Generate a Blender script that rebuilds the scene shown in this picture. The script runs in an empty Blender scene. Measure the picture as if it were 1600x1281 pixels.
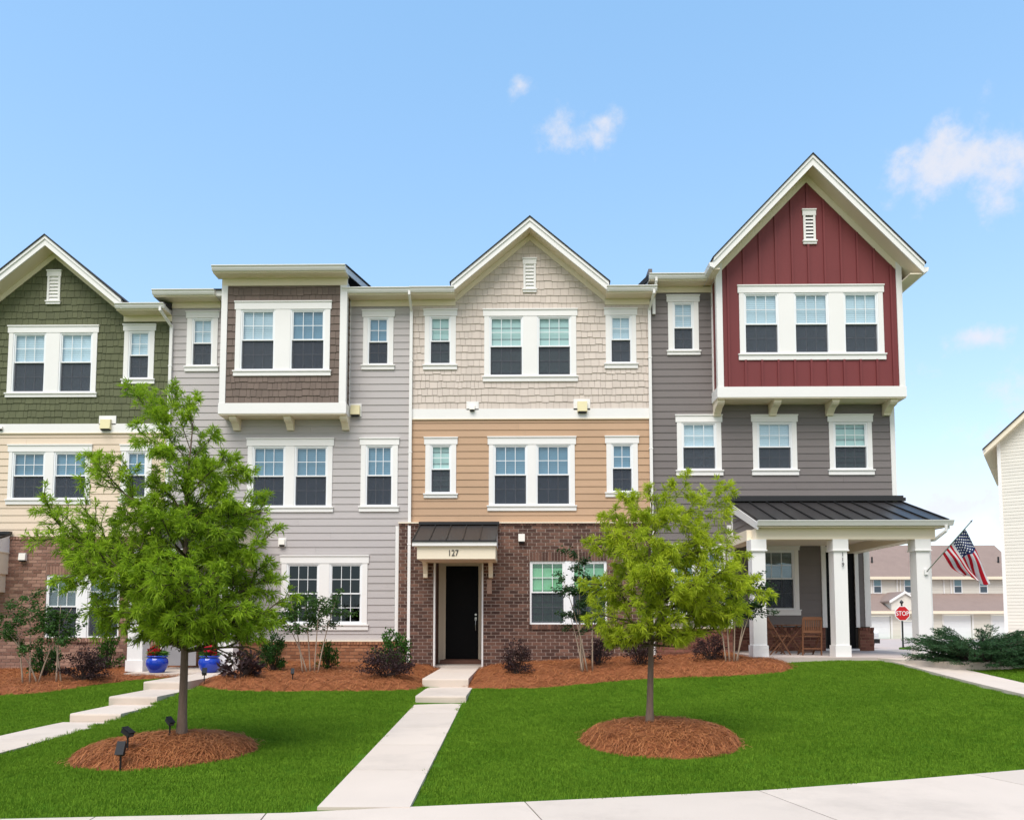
import bpy, math, random
import numpy as np
from mathutils import Matrix, Vector, Euler

scene = bpy.context.scene
COL = scene.collection
R = math.radians
rnd = random.Random(7)

# ------------------------------------------------------------------ camera
FOC, YAW, PITCH, CAMZ = 1220.0, R(0.8), R(4.0), 1.6      # focal length in photo pixels (1600 wide)
SHIFT = 244.2
CY = 640.5 + SHIFT
cam_d = bpy.data.cameras.new('camera')
cam = bpy.data.objects.new('camera', cam_d); COL.objects.link(cam)
cam.location = (0, 0, CAMZ)
cam.rotation_euler = (math.pi / 2 + PITCH, 0, YAW)
cam_d.sensor_width = 36.0; cam_d.sensor_fit = 'HORIZONTAL'
cam_d.lens = FOC / 1600 * 36.0
cam_d.shift_y = SHIFT / 1600
cam_d.clip_start = 0.05; cam_d.clip_end = 2000
scene.camera = cam
CR = cam.rotation_euler.to_matrix()

# ------------------------------------------------------------------ sky and sun
SUN_EL, SUN_AZ = R(58), R(200)            # high, behind the photographer
w = bpy.data.worlds.new('World'); scene.world = w; w.use_nodes = True
wn, wl = w.node_tree.nodes, w.node_tree.links
wn.clear()
w_out = wn.new('ShaderNodeOutputWorld'); w_bg = wn.new('ShaderNodeBackground')
sky = wn.new('ShaderNodeTexSky'); sky.sky_type = 'NISHITA'; sky.sun_disc = False
sky.sun_elevation = SUN_EL; sky.sun_rotation = SUN_AZ
sky.altitude = 0; sky.air_density = 1.0; sky.dust_density = 0.3; sky.ozone_density = 1.0
SKY_STRENGTH = 0.15
w_bg.inputs['Strength'].default_value = SKY_STRENGTH
wl.new(w_bg.outputs[0], w_out.inputs[0])
w_tc = wn.new('ShaderNodeTexCoord')
def wmath(op, a, b=None, clamp=False):
    n = wn.new('ShaderNodeMath'); n.operation = op; n.use_clamp = clamp
    for i, v in enumerate((a, b)):
        if v is None: continue
        if isinstance(v, (int, float)): n.inputs[i].default_value = v
        else: wl.new(v, n.inputs[i])
    return n.outputs[0]
# soft scattered fair-weather clouds: direction noise warps a handful of cloud centres
w_nz = wn.new('ShaderNodeTexNoise'); w_nz.inputs['Scale'].default_value = 22.0
w_nz.inputs['Detail'].default_value = 8.0; w_nz.inputs['Roughness'].default_value = 0.62
wl.new(w_tc.outputs['Generated'], w_nz.inputs['Vector'])
w_n2 = wn.new('ShaderNodeTexNoise'); w_n2.inputs['Scale'].default_value = 3.1
w_n2.inputs['Detail'].default_value = 6.0
wl.new(w_tc.outputs['Generated'], w_n2.inputs['Vector'])
def pix_dir(px, py):
    v = CR @ Vector(((px - 800) / FOC, (CY - py) / FOC, -1.0)); v.normalize(); return v
CLOUDS = [(905, 212, 0.046, 0.6), (940, 190, 0.026, 0.6), (1492, 258, 0.066, 0.7), (1560, 275, 0.055, 0.7), (1410, 238, 0.028, 0.6),
          (1540, 531, 0.036, 0.55), (1505, 796, 0.15, 0.36), (1590, 778, 0.13, 0.4), (812, 134, 0.022, 0.6), (2150, 600, 0.3, 0.4), (-700, 600, 0.3, 0.4)]
mask = None
sepm = wmath('SUBTRACT', w_nz.outputs['Fac'], 0.5)
for (px, py, rad, flat) in CLOUDS:
    d = pix_dir(px, py)
    sb = wn.new('ShaderNodeVectorMath'); sb.operation = 'SUBTRACT'
    wl.new(w_tc.outputs['Generated'], sb.inputs[0]); sb.inputs[1].default_value = d
    sc_ = wn.new('ShaderNodeVectorMath'); sc_.operation = 'MULTIPLY'
    wl.new(sb.outputs[0], sc_.inputs[0]); sc_.inputs[1].default_value = (1, 1, 1 / flat)
    ln = wn.new('ShaderNodeVectorMath'); ln.operation = 'LENGTH'; wl.new(sc_.outputs[0], ln.inputs[0])
    v = wmath('DIVIDE', ln.outputs['Value'], rad)
    v = wmath('SUBTRACT', 1.0, v)
    v = wmath('ADD', v, wmath('MULTIPLY', sepm, 3.2))
    mask = v if mask is None else wmath('MAXIMUM', mask, v)
# behind the photographer: loose broken cloud from the same noise
sepx = wn.new('ShaderNodeSeparateXYZ'); wl.new(w_tc.outputs['Generated'], sepx.inputs[0])
back = wmath('MULTIPLY', wmath('SUBTRACT', w_n2.outputs['Fac'], 0.5), 4.0)
back = wmath('SUBTRACT', back, wmath('MULTIPLY', wmath('ADD', sepx.outputs['Y'], 0.25), 3.0))
mask = wmath('MAXIMUM', mask, back)
w_mr = wn.new('ShaderNodeMapRange'); w_mr.interpolation_type = 'SMOOTHSTEP'
wl.new(mask, w_mr.inputs['Value'])
w_mr.inputs['From Min'].default_value = 0.0; w_mr.inputs['From Max'].default_value = 1.2
w_mr.inputs['To Min'].default_value = 0.0; w_mr.inputs['To Max'].default_value = 0.8
w_hs = wn.new('ShaderNodeHueSaturation')
w_hs.inputs['Hue'].default_value = 0.510; w_hs.inputs['Saturation'].default_value = 1.38; w_hs.inputs['Value'].default_value = 2.7
wl.new(sky.outputs[0], w_hs.inputs['Color'])
w_mx = wn.new('ShaderNodeMix'); w_mx.data_type = 'RGBA'
wl.new(w_mr.outputs[0], w_mx.inputs['Factor'])
w_gm = wn.new('ShaderNodeGamma'); w_gm.inputs['Gamma'].default_value = 0.46; wl.new(w_hs.outputs[0], w_gm.inputs['Color'])
wl.new(w_gm.outputs[0], w_mx.inputs['A']); w_mx.inputs['B'].default_value = (2.35, 2.3, 2.42, 1)
wl.new(w_mx.outputs['Result'], w_bg.inputs['Color'])

sun_d = bpy.data.lights.new('sun', 'SUN'); sun_d.energy = 1.5; sun_d.angle = R(38)
sun_d.color = (1.0, 0.95, 0.88)
sun = bpy.data.objects.new('sun', sun_d); COL.objects.link(sun)
sd = Vector((math.sin(SUN_AZ) * math.cos(SUN_EL), math.cos(SUN_AZ) * math.cos(SUN_EL), math.sin(SUN_EL)))
sun.rotation_euler = (-sd).to_track_quat('-Z', 'Y').to_euler()
sun.location = (0, 0, 30)

vs = scene.view_settings
vs.view_transform = 'Standard'; vs.look = 'None'; vs.gamma = 1.0; vs.use_curve_mapping = False
vs.exposure = 1.34
scene.cycles.use_denoising = True
scene.cycles.max_bounces = 8; scene.cycles.transparent_max_bounces = 16
scene.cycles.caustics_reflective = False; scene.cycles.caustics_refractive = False

# ------------------------------------------------------------------ measuring helpers (photo pixel on a known plane -> metres)
def U(px, py, Y):
    d = CR @ Vector(((px - 800) / FOC, (CY - py) / FOC, -1.0)); t = Y / d.y
    return t * d.x, CAMZ + t * d.z
def X(px, py=700, Y=20.0): return U(px, py, Y)[0]
def Z(py, px=800, Y=20.0): return U(px, py, Y)[1]
def G(px, py, z):
    d = CR @ Vector(((px - 800) / FOC, (CY - py) / FOC, -1.0)); t = (z - CAMZ) / d.z
    return t * d.x, t * d.y

# ------------------------------------------------------------------ object helpers
WORLD = {}
def tag(o, label=None, cat=None, group=None, kind=None):
    if label: o['label'] = label
    if cat: o['category'] = cat
    if group: o['group'] = group
    if kind: o['kind'] = kind
    return o
def empty(name, loc, label, cat, group=None):
    o = bpy.data.objects.new(name, None); COL.objects.link(o)
    o.location = loc; o.empty_display_size = 0.3
    WORLD[o] = Matrix.Translation(loc)
    return tag(o, label, cat, group)
def link(name, mesh, mat=None, parent=None, loc=(0, 0, 0), rot=(0, 0, 0), scale=(1, 1, 1)):
    o = bpy.data.objects.new(name, mesh); COL.objects.link(o)
    o.location = loc; o.rotation_euler = rot; o.scale = scale
    WORLD[o] = Matrix.LocRotScale(Vector(loc), Euler(rot), Vector(scale))
    if mat is not None and not mesh.materials: mesh.materials.append(mat)
    if parent is not None:
        o.parent = parent; o.matrix_parent_inverse = WORLD[parent].inverted()
    return o
class MB:
    def __init__(s): s.v = []; s.f = []
    def add(s, vs_, fs): 
        n = len(s.v); s.v += [tuple(p) for p in vs_]; s.f += [tuple(i + n for i in f) for f in fs]; return s
    def box(s, x0, x1, y0, y1, z0, z1):
        if x0 > x1: x0, x1 = x1, x0
        if y0 > y1: y0, y1 = y1, y0
        if z0 > z1: z0, z1 = z1, z0
        return s.add([(x0, y0, z0), (x1, y0, z0), (x1, y1, z0), (x0, y1, z0), (x0, y0, z1), (x1, y0, z1), (x1, y1, z1), (x0, y1, z1)],
                     [(0, 3, 2, 1), (4, 5, 6, 7), (0, 1, 5, 4), (1, 2, 6, 5), (2, 3, 7, 6), (3, 0, 4, 7)])
    def prism(s, poly, axis, a, b):
        # poly: 2D points; axis 'x' -> (y,z), 'y' -> (x,z), 'z' -> (x,y)
        def mk(p, t): return {'x': (t, p[0], p[1]), 'y': (p[0], t, p[1]), 'z': (p[0], p[1], t)}[axis]
        n = len(poly); vs_ = [mk(p, a) for p in poly] + [mk(p, b) for p in poly]
        fs = [tuple(range(n)), tuple(range(2 * n - 1, n - 1, -1))] + [(i, i + n, (i + 1) % n + n, (i + 1) % n) for i in range(n)]
        return s.add(vs_, fs)
    def bar(s, p, q, r, r2=None, n=8, up=None):
        p, q = Vector(p), Vector(q); r2 = r if r2 is None else r2
        d = (q - p).normalized(); a = d.orthogonal().normalized(); b = d.cross(a)
        vs_ = []
        for c, rr in ((p, r), (q, r2)):
            for i in range(n):
                t = 2 * math.pi * i / n + (math.pi / 4 if n == 4 else 0); vs_.append(c + (a * math.cos(t) + b * math.sin(t)) * rr)
        return s.add(vs_, [tuple(range(n - 1, -1, -1)), tuple(range(n, 2 * n))] + [(i, (i + 1) % n, (i + 1) % n + n, i + n) for i in range(n)])
    def beam(s, p, q, wx, wz):
        # square-section stick between two points: wx across, wz thick
        p, q = Vector(p), Vector(q); d = (q - p).normalized()
        a = Vector((0, 1, 0)) if abs(d.y) < 0.9 else Vector((1, 0, 0))
        b = d.cross(a).normalized(); a = b.cross(d).normalized()
        vs_ = []
        for c in (p, q):
            for sx, sy in ((-1, -1), (1, -1), (1, 1), (-1, 1)): vs_.append(c + a * (sx * wx / 2) + b * (sy * wz / 2))
        return s.add(vs_, [(3, 2, 1, 0), (4, 5, 6, 7), (0, 1, 5, 4), (1, 2, 6, 5), (2, 3, 7, 6), (3, 0, 4, 7)])
    def tube(s, pts, radii, n=8):
        pts = [Vector(p) for p in pts]; base = len(s.v); a = None
        for i, p in enumerate(pts):
            d = (pts[min(i + 1, len(pts) - 1)] - pts[max(i - 1, 0)]).normalized()
            a = d.orthogonal().normalized() if a is None else (a - d * a.dot(d)).normalized()
            b = d.cross(a); r = radii[i] if hasattr(radii, '__len__') else radii
            for k in range(n):
                t = 2 * math.pi * k / n; s.v.append(tuple(p + (a * math.cos(t) + b * math.sin(t)) * r))
        for i in range(len(pts) - 1):
            for k in range(n):
                s.f.append((base + i * n + k, base + i * n + (k + 1) % n, base + (i + 1) * n + (k + 1) % n, base + (i + 1) * n + k))
        s.f.append(tuple(base + k for k in range(n - 1, -1, -1)))
        s.f.append(tuple(base + (len(pts) - 1) * n + k for k in range(n)))
        return s
    def lathe(s, cx, cy, prof, n=28):
        base = len(s.v)
        for r, z in prof:
            for k in range(n):
                t = 2 * math.pi * k / n; s.v.append((cx + r * math.cos(t), cy + r * math.sin(t), z))
        for i in range(len(prof) - 1):
            for k in range(n): s.f.append((base + i * n + k, base + i * n + (k + 1) % n, base + (i + 1) * n + (k + 1) % n, base + (i + 1) * n + k))
        s.f.append(tuple(base + k for k in range(n - 1, -1, -1)))
        s.f.append(tuple(base + (len(prof) - 1) * n + k for k in range(n)))
        return s
    def mesh(s, name, smooth=False):
        m = bpy.data.meshes.new(name); m.from_pydata(s.v, [], s.f); m.update()
        if smooth: m.polygons.foreach_set('use_smooth', [True] * len(m.polygons))
        return m
    def build(s, name, mat, parent=None, smooth=False, **kw):
        return tag(link(name, s.mesh(name, smooth), mat, parent), **kw)
def np_mesh(name, verts, faces, tint=None):
    """verts (n,3), faces (m,k) numpy -> mesh; tint: one float per vertex"""
    m = bpy.data.meshes.new(name); k = faces.shape[1]
    m.vertices.add(len(verts)); m.vertices.foreach_set('co', np.ascontiguousarray(verts, dtype=np.float32).ravel())
    m.loops.add(faces.size); m.loops.foreach_set('vertex_index', np.ascontiguousarray(faces, dtype=np.int32).ravel())
    m.polygons.add(len(faces)); m.polygons.foreach_set('loop_start', np.arange(0, faces.size, k, dtype=np.int32))
    try: m.polygons.foreach_set('loop_total', np.full(len(faces), k, dtype=np.int32))
    except Exception: pass
    if tint is not None:
        a = m.attributes.new('tint', 'FLOAT', 'POINT'); a.data.foreach_set('value', np.ascontiguousarray(tint, dtype=np.float32))
    m.update(calc_edges=True); m.validate()
    m.polygons.foreach_set('use_smooth', [False] * len(m.polygons))
    return m
def text_mesh(body, size, depth=0.01, align='CENTER'):
    c = bpy.data.curves.new('lettering', 'FONT'); c.body = body; c.size = size; c.extrude = depth / 2
    c.align_x = align; c.align_y = 'CENTER'
    t = bpy.data.objects.new('lettering', c); COL.objects.link(t)
    dg = bpy.context.evaluated_depsgraph_get(); dg.update()
    m = bpy.data.meshes.new_from_object(t.evaluated_get(dg))
    bpy.data.objects.remove(t)
    return m
UNIT_BOX = MB().box(0, 1, -1, 0, 0, 1).mesh('unit_piece')

# ------------------------------------------------------------------ materials
def new_mat(name):
    m = bpy.data.materials.new(name); m.use_nodes = True
    nt = m.node_tree; b = nt.nodes['Principled BSDF']; return m, nt, b
def nnode(nt, t, **kw):
    n = nt.nodes.new(t)
    for k, v in kw.items(): setattr(n, k, v)
    return n
def nmath(nt, op, a, b=None, clamp=False):
    n = nt.nodes.new('ShaderNodeMath'); n.operation = op; n.use_clamp = clamp
    for i, v in enumerate((a, b)):
        if v is None: continue
        if isinstance(v, (int, float)): n.inputs[i].default_value = v
        else: nt.links.new(v, n.inputs[i])
    return n.outputs[0]
def surf(name, col, rough=0.6, scale=3.0, var=0.12, bump=0.15, bscale=60.0, piece=0.0, stretch=(1, 1, 1), spec=0.3, metal=0.0, col2=None, dirt=0.0, dist=0.004, hue=0.0):
    """painted or natural surface: large soft variation, fine relief, per-piece variation"""
    m, nt, b = new_mat(name); L = nt.links
    geo = nnode(nt, 'ShaderNodeNewGeometry')
    mp = nnode(nt, 'ShaderNodeMapping'); mp.inputs['Scale'].default_value = stretch
    L.new(geo.outputs['Position'], mp.inputs['Vector'])
    n1 = nnode(nt, 'ShaderNodeTexNoise'); n1.inputs['Scale'].default_value = scale; n1.inputs['Detail'].default_value = 6
    L.new(mp.outputs[0], n1.inputs['Vector'])
    n2 = nnode(nt, 'ShaderNodeTexNoise'); n2.inputs['Scale'].default_value = bscale; n2.inputs['Detail'].default_value = 4
    L.new(mp.outputs[0], n2.inputs['Vector'])
    val = nmath(nt, 'ADD', 1.0 - var, nmath(nt, 'MULTIPLY', n1.outputs['Fac'], 2 * var))
    val = nmath(nt, 'MULTIPLY', val, nmath(nt, 'ADD', 1.0 - var * 0.6, nmath(nt, 'MULTIPLY', n2.outputs['Fac'], 1.2 * var)))
    rv = None
    if piece:
        oi = nnode(nt, 'ShaderNodeObjectInfo')
        rv = nmath(nt, 'FRACT', nmath(nt, 'ADD', nmath(nt, 'MULTIPLY', oi.outputs['Random'], 7.31), geo.outputs['Random Per Island']))
        val = nmath(nt, 'MULTIPLY', val, nmath(nt, 'ADD', 1.0 - piece, nmath(nt, 'MULTIPLY', rv, 2 * piece)))
    if dirt:
        n3 = nnode(nt, 'ShaderNodeTexNoise'); n3.inputs['Scale'].default_value = scale * 0.35; n3.inputs['Detail'].default_value = 8
        n3.inputs['Roughness'].default_value = 0.7
        L.new(geo.outputs['Position'], n3.inputs['Vector'])
        d = nmath(nt, 'MULTIPLY', nmath(nt, 'SUBTRACT', n3.outputs['Fac'], 0.5, True), 4 * dirt, True)
        val = nmath(nt, 'MULTIPLY', val, nmath(nt, 'SUBTRACT', 1.0, d))
    mx = nnode(nt, 'ShaderNodeMix', data_type='RGBA')
    mx.inputs['A'].default_value = (*col, 1); mx.inputs['B'].default_value = (*(col2 or col), 1)
    if col2:
        src = rv if rv is not None else n1.outputs['Fac']
        if rv is not None: src = nmath(nt, 'POWER', rv, 1.6)
        L.new(src, mx.inputs['Factor'])
    vm = nnode(nt, 'ShaderNodeVectorMath', operation='SCALE')
    L.new(mx.outputs['Result'], vm.inputs[0]); L.new(val, vm.inputs['Scale'])
    L.new(vm.outputs[0], b.inputs['Base Color'])
    b.inputs['Roughness'].default_value = rough; b.inputs['Metallic'].default_value = metal
    b.inputs['Specular IOR Level'].default_value = spec
    if bump:
        bp = nnode(nt, 'ShaderNodeBump'); bp.inputs['Strength'].default_value = bump; bp.inputs['Distance'].default_value = dist
        L.new(n2.outputs['Fac'], bp.inputs['Height']); L.new(bp.outputs[0], b.inputs['Normal'])
    return m
def leafmat(name, dark, light, trans=0.35, rough=0.5, spec=0.25):
    m, nt, b = new_mat(name); L = nt.links
    geo = nnode(nt, 'ShaderNodeNewGeometry'); at = nnode(nt, 'ShaderNodeAttribute', attribute_name='tint')
    f = nmath(nt, 'ADD', nmath(nt, 'MULTIPLY', at.outputs['Fac'], 0.7), nmath(nt, 'MULTIPLY', geo.outputs['Random Per Island'], 0.3), True)
    mx = nnode(nt, 'ShaderNodeMix', data_type='RGBA')
    mx.inputs['A'].default_value = (*dark, 1); mx.inputs['B'].default_value = (*light, 1)
    L.new(f, mx.inputs['Factor']); L.new(mx.outputs['Result'], b.inputs['Base Color'])
    b.inputs['Roughness'].default_value = rough; b.inputs['Specular IOR Level'].default_value = spec
    tr = nnode(nt, 'ShaderNodeBsdfTranslucent'); L.new(mx.outputs['Result'], tr.inputs['Color'])
    ms = nnode(nt, 'ShaderNodeMixShader'); ms.inputs[0].default_value = trans
    L.new(b.outputs[0], ms.inputs[1]); L.new(tr.outputs[0], ms.inputs[2])
    L.new(ms.outputs[0], nt.nodes['Material Output'].inputs['Surface'])
    return m
def glassmat(name, tint, refl):
    m, nt, b = new_mat(name); L = nt.links; nt.nodes.remove(b)
    t = nnode(nt, 'ShaderNodeBsdfTransparent'); t.inputs['Color'].default_value = (*tint, 1)
    g = nnode(nt, 'ShaderNodeBsdfGlossy'); g.inputs['Roughness'].default_value = 0.01; g.inputs['Color'].default_value = (0.72, 0.92, 1, 1)
    nz = nnode(nt, 'ShaderNodeTexNoise'); nz.inputs['Scale'].default_value = 1.6
    bp = nnode(nt, 'ShaderNodeBump'); bp.inputs['Strength'].default_value = 0.09; bp.inputs['Distance'].default_value = 0.06
    gp = nnode(nt, 'ShaderNodeNewGeometry'); L.new(gp.outputs['Position'], nz.inputs['Vector'])
    L.new(nz.outputs['Fac'], bp.inputs['Height']); L.new(bp.outputs[0], g.inputs['Normal'])
    fr = nnode(nt, 'ShaderNodeLayerWeight'); fr.inputs['Blend'].default_value = 0.5
    f = nmath(nt, 'ADD', nmath(nt, 'MULTIPLY', nmath(nt, 'POWER', fr.outputs['Facing'], 5.0), .6), refl + .04, True)
    ms = nnode(nt, 'ShaderNodeMixShader'); L.new(f, ms.inputs[0]); L.new(t.outputs[0], ms.inputs[1]); L.new(g.outputs[0], ms.inputs[2])
    L.new(ms.outputs[0], nt.nodes['Material Output'].inputs['Surface']); return m
def screenmat(name, col, alpha):
    m, nt, b = new_mat(name); L = nt.links
    b.inputs['Base Color'].default_value = (*col, 1); b.inputs['Roughness'].default_value = 0.7
    t = nnode(nt, 'ShaderNodeBsdfTransparent')
    ms = nnode(nt, 'ShaderNodeMixShader'); ms.inputs[0].default_value = alpha
    L.new(t.outputs[0], ms.inputs[1]); L.new(b.outputs[0], ms.inputs[2])
    L.new(ms.outputs[0], nt.nodes['Material Output'].inputs['Surface']); return m
def blindmat(name, col, pitch=0.05):
    # closed slats of a blind: fine horizontal relief
    m, nt, b = new_mat(name); L = nt.links
    geo = nnode(nt, 'ShaderNodeNewGeometry'); sx = nnode(nt, 'ShaderNodeSeparateXYZ'); L.new(geo.outputs['Position'], sx.inputs[0])
    ph = nmath(nt, 'FRACT', nmath(nt, 'DIVIDE', sx.outputs['Z'], pitch))
    bp = nnode(nt, 'ShaderNodeBump'); bp.inputs['Strength'].default_value = 0.22; bp.inputs['Distance'].default_value = 0.02
    L.new(ph, bp.inputs['Height']); L.new(bp.outputs[0], b.inputs['Normal'])
    gap = nmath(nt, 'GREATER_THAN', ph, 0.84)
    mx = nnode(nt, 'ShaderNodeMix', data_type='RGBA'); L.new(gap, mx.inputs['Factor'])
    mx.inputs['A'].default_value = (*col, 1); mx.inputs['B'].default_value = (col[0] * .45, col[1] * .45, col[2] * .45, 1)
    oi = nnode(nt, 'ShaderNodeObjectInfo'); vm = nnode(nt, 'ShaderNodeVectorMath', operation='SCALE'); L.new(mx.outputs['Result'], vm.inputs[0])
    L.new(nmath(nt, 'ADD', .86, nmath(nt, 'MULTIPLY', oi.outputs['Random'], .26)), vm.inputs['Scale'])
    L.new(vm.outputs[0], b.inputs['Base Color']); b.inputs['Roughness'].default_value = 0.55
    return m

WHITE = surf('white_trim_paint', (0.82, 0.80, 0.775), 0.5, 1.5, 0.03, 0.05, 40)
BOUNCE_CREAM = surf('cream_bounce_trim', (0.82, 0.72, 0.56), 0.55, 1.5, 0.03, 0.05, 40)  # same white trim paint, tinted cream for warm light bounced up under soffits
VINYL = surf('white_vinyl', (0.84, 0.85, 0.86), 0.35, 2, 0.02, 0.0)
SID = dict(rough=0.6, scale=1.2, bump=0.25, bscale=30, stretch=(0.25, 1, 4), dirt=0.05)
GREY_SIDING = surf('pale_grey_siding', (0.465, 0.43, 0.42), piece=0.03, var=0.05, **SID)
TAN_SIDING = surf('tan_siding', (0.50, 0.325, 0.205), piece=0.035, var=0.05, **SID)
CREAM_SIDING = surf('cream_siding', (0.72, 0.585, 0.45), piece=0.03, var=0.05, **SID)
DARK_SIDING = surf('dark_grey_siding', (0.182, 0.16, 0.154), piece=0.05, var=0.06, **SID)
PALE_SIDING = surf('ivory_siding', (0.72, 0.68, 0.60), piece=0.03, var=0.04, **SID)
SHK = dict(rough=0.7, scale=2.0, bump=0.5, bscale=45, stretch=(3, 1, 0.4), dirt=0.05)
GREEN_SHAKE = surf('green_shingle', (0.108, 0.116, 0.058), piece=0.10, var=0.10, **SHK)
BROWN_SHAKE = surf('brown_shingle', (0.165, 0.122, 0.10), piece=0.10, var=0.10, **SHK)
BEIGE_BACK = surf('beige_shingle_backing', (0.40, 0.335, 0.29), 0.9)
BEIGE_SHAKE = surf('beige_shingle', (0.62, 0.535, 0.47), piece=0.05, var=0.06, **SHK)
SHAKE_BACK = surf('shingle_backing', (0.05, 0.045, 0.04), 0.9)
RED_PANEL = surf('red_board', (0.18, 0.038, 0.039), 0.55, 1.4, 0.08, 0.2, 40, stretch=(3, 1, 0.3), piece=0.03)
BRICK_DARK = surf('dark_brown_brick', (0.092, 0.046, 0.035), 0.85, 6, 0.2, 0.6, 70, piece=0.3, col2=(0.155, 0.080, 0.056))
BRICK_ORANGE = surf('orange_brown_brick', (0.30, 0.125, 0.062), 0.85, 6, 0.15, 0.6, 70, piece=0.2, col2=(0.36, 0.17, 0.09))
BRICK_ROSE = surf('rose_brown_brick', (0.25, 0.13, 0.095), 0.85, 6, 0.15, 0.6, 70, piece=0.25, col2=(0.33, 0.20, 0.15))
BRICK_RED = surf('red_brown_brick', (0.15, 0.055, 0.038), 0.85, 6, 0.18, 0.6, 70, piece=0.25, col2=(0.20, 0.085, 0.06))
MORTAR_PALE = surf('pale_mortar', (0.40, 0.31, 0.265), 0.95, 8, 0.1, 0.4, 120)
MORTAR_BROWN = surf('brown_mortar', (0.27, 0.15, 0.095), 0.95, 8, 0.1, 0.4, 120)
MORTAR_ROSE = surf('rose_mortar', (0.33, 0.22, 0.18), 0.95, 8, 0.1, 0.4, 120)
ROOF_DARK = surf('dark_roof_shingle', (0.035, 0.034, 0.034), 0.9, 4, 0.2, 0.6, 40)
ROOF_BROWN = surf('brown_roof_shingle', (0.27, 0.20, 0.17), 0.9, 1.5, 0.10, 0.6, 12, dirt=0.1)
METAL_BLACK = surf('black_metal_roof', (0.024, 0.022, 0.022), 0.42, 1.2, 0.12, 0.05, 30, spec=0.5, dirt=0.1)
METAL_EDGE = surf('black_metal_flashing', (0.012, 0.012, 0.013), 0.4, 2, 0.1, 0.0, spec=0.5)
BLACK_PAINT = surf('black_door_paint', (0.005, 0.005, 0.006), 0.5, 2, 0.2, 0.0, spec=0.12)
BLACK_PLASTIC = surf('black_plastic', (0.012, 0.012, 0.013), 0.5, 8, 0.2, 0.1)
STEEL = surf('brushed_steel', (0.55, 0.54, 0.52), 0.3, 10, 0.1, 0.05, metal=1.0)
YELLOW = surf('yellowed_plastic', (0.74, 0.66, 0.40), 0.5, 8, 0.05, 0.0)
LAMP_WHITE = surf('lamp_housing', (0.78, 0.75, 0.68), 0.5, 8, 0.05, 0.0)
CONCRETE = surf('concrete', (0.60, 0.51, 0.43), 0.85, 1.3, 0.07, 0.4, 90, dirt=0.22, piece=0.05)
CONCRETE_EDGE = surf('concrete_riser', (0.52, 0.46, 0.40), 0.9, 2.0, 0.08, 0.5, 60, dirt=0.2)
PINK_CONCRETE = surf('porch_concrete', (0.50, 0.42, 0.38), 0.85, 1.3, 0.06, 0.3, 90, dirt=0.08)
ASPHALT = surf('asphalt', (0.10, 0.10, 0.10), 0.9, 2, 0.1, 0.5, 60)
GLASS = glassmat('window_glass', (0.94, 0.985, 1.0), 0.04)
GLASS_DARK = glassmat('bare_window_glass', (0.3, 0.31, 0.31), 0.01)
SCREEN = screenmat('insect_screen', (0.040, 0.046, 0.064), 0.52)
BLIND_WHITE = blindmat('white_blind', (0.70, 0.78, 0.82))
BLIND_SKY = blindmat('sky_tinted_blind', (0.17, 0.30, 0.40))  # blue painted in for sky reflected over open blinds and a dark room
BLIND_MINT = blindmat('mint_shade', (0.46, 0.69, 0.67), 0.3)
BLIND_GREEN = blindmat('green_shade', (0.20, 0.50, 0.28), 0.3)
GLASS_CLEAR = glassmat('clear_window_glass', (0.99, 1.0, 0.995), 0.0)
BLIND_GREY = blindmat('grey_blind', (0.10, 0.11, 0.115))
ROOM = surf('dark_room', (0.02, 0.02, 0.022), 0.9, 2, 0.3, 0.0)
TEAK = surf('teak_wood', (0.165, 0.072, 0.036), 0.5, 5, 0.2, 0.2, 60, stretch=(1, 1, 0.2), piece=0.12)
BARK = surf('grey_bark', (0.15, 0.105, 0.08), 0.9, 9, 0.4, 1.0, 38, stretch=(1, 1, 0.25), dist=0.012)
BARK_PALE = surf('pale_smooth_bark', (0.36, 0.27, 0.20), 0.8, 6, 0.25, 0.4, 30, stretch=(1, 1, 0.3))
BARK_DARK = surf('dark_twig', (0.05, 0.035, 0.03), 0.9, 8, 0.2, 0.3)
BLUE_GLAZE = surf('cobalt_glaze', (0.008, 0.045, 0.42), 0.16, 5, 0.15, 0.05, 14, spec=0.6)
SOIL = surf('dark_soil', (0.05, 0.035, 0.025), 0.95, 10, 0.3, 0.8, 40)
STRAW = surf('pine_straw', (0.33, 0.112, 0.038), 0.85, 5, 0.3, 1.0, 55, dist=0.03, col2=(0.24, 0.076, 0.027))
NEEDLE = leafmat('pine_needle', (0.21, 0.066, 0.024), (0.54, 0.22, 0.078), 0.1, 0.6)
TURF = surf('turf_base', (0.06, 0.135, 0.012), 1.0, 2, 0.25, 0.8, 50, spec=0.0)
EDGE_PX = [(0, 1281), (450, 1271.5), (640, 1262), (820, 1254), (1185, 1236.5), (1400, 1220.5), (1600, 1203.5)]
EDGE = [G(px, py, 0.0) for px, py in EDGE_PX]
EDGE = [(-14, EDGE[0][1] - 0.9), (-9, EDGE[0][1] - 0.45)] + EDGE + [(EDGE[-1][0] + 3, EDGE[-1][1] + 0.75), (16, EDGE[-1][1] + 2.2)]
ex = np.array([p[0] for p in EDGE]); ey = np.array([p[1] for p in EDGE])
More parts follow.
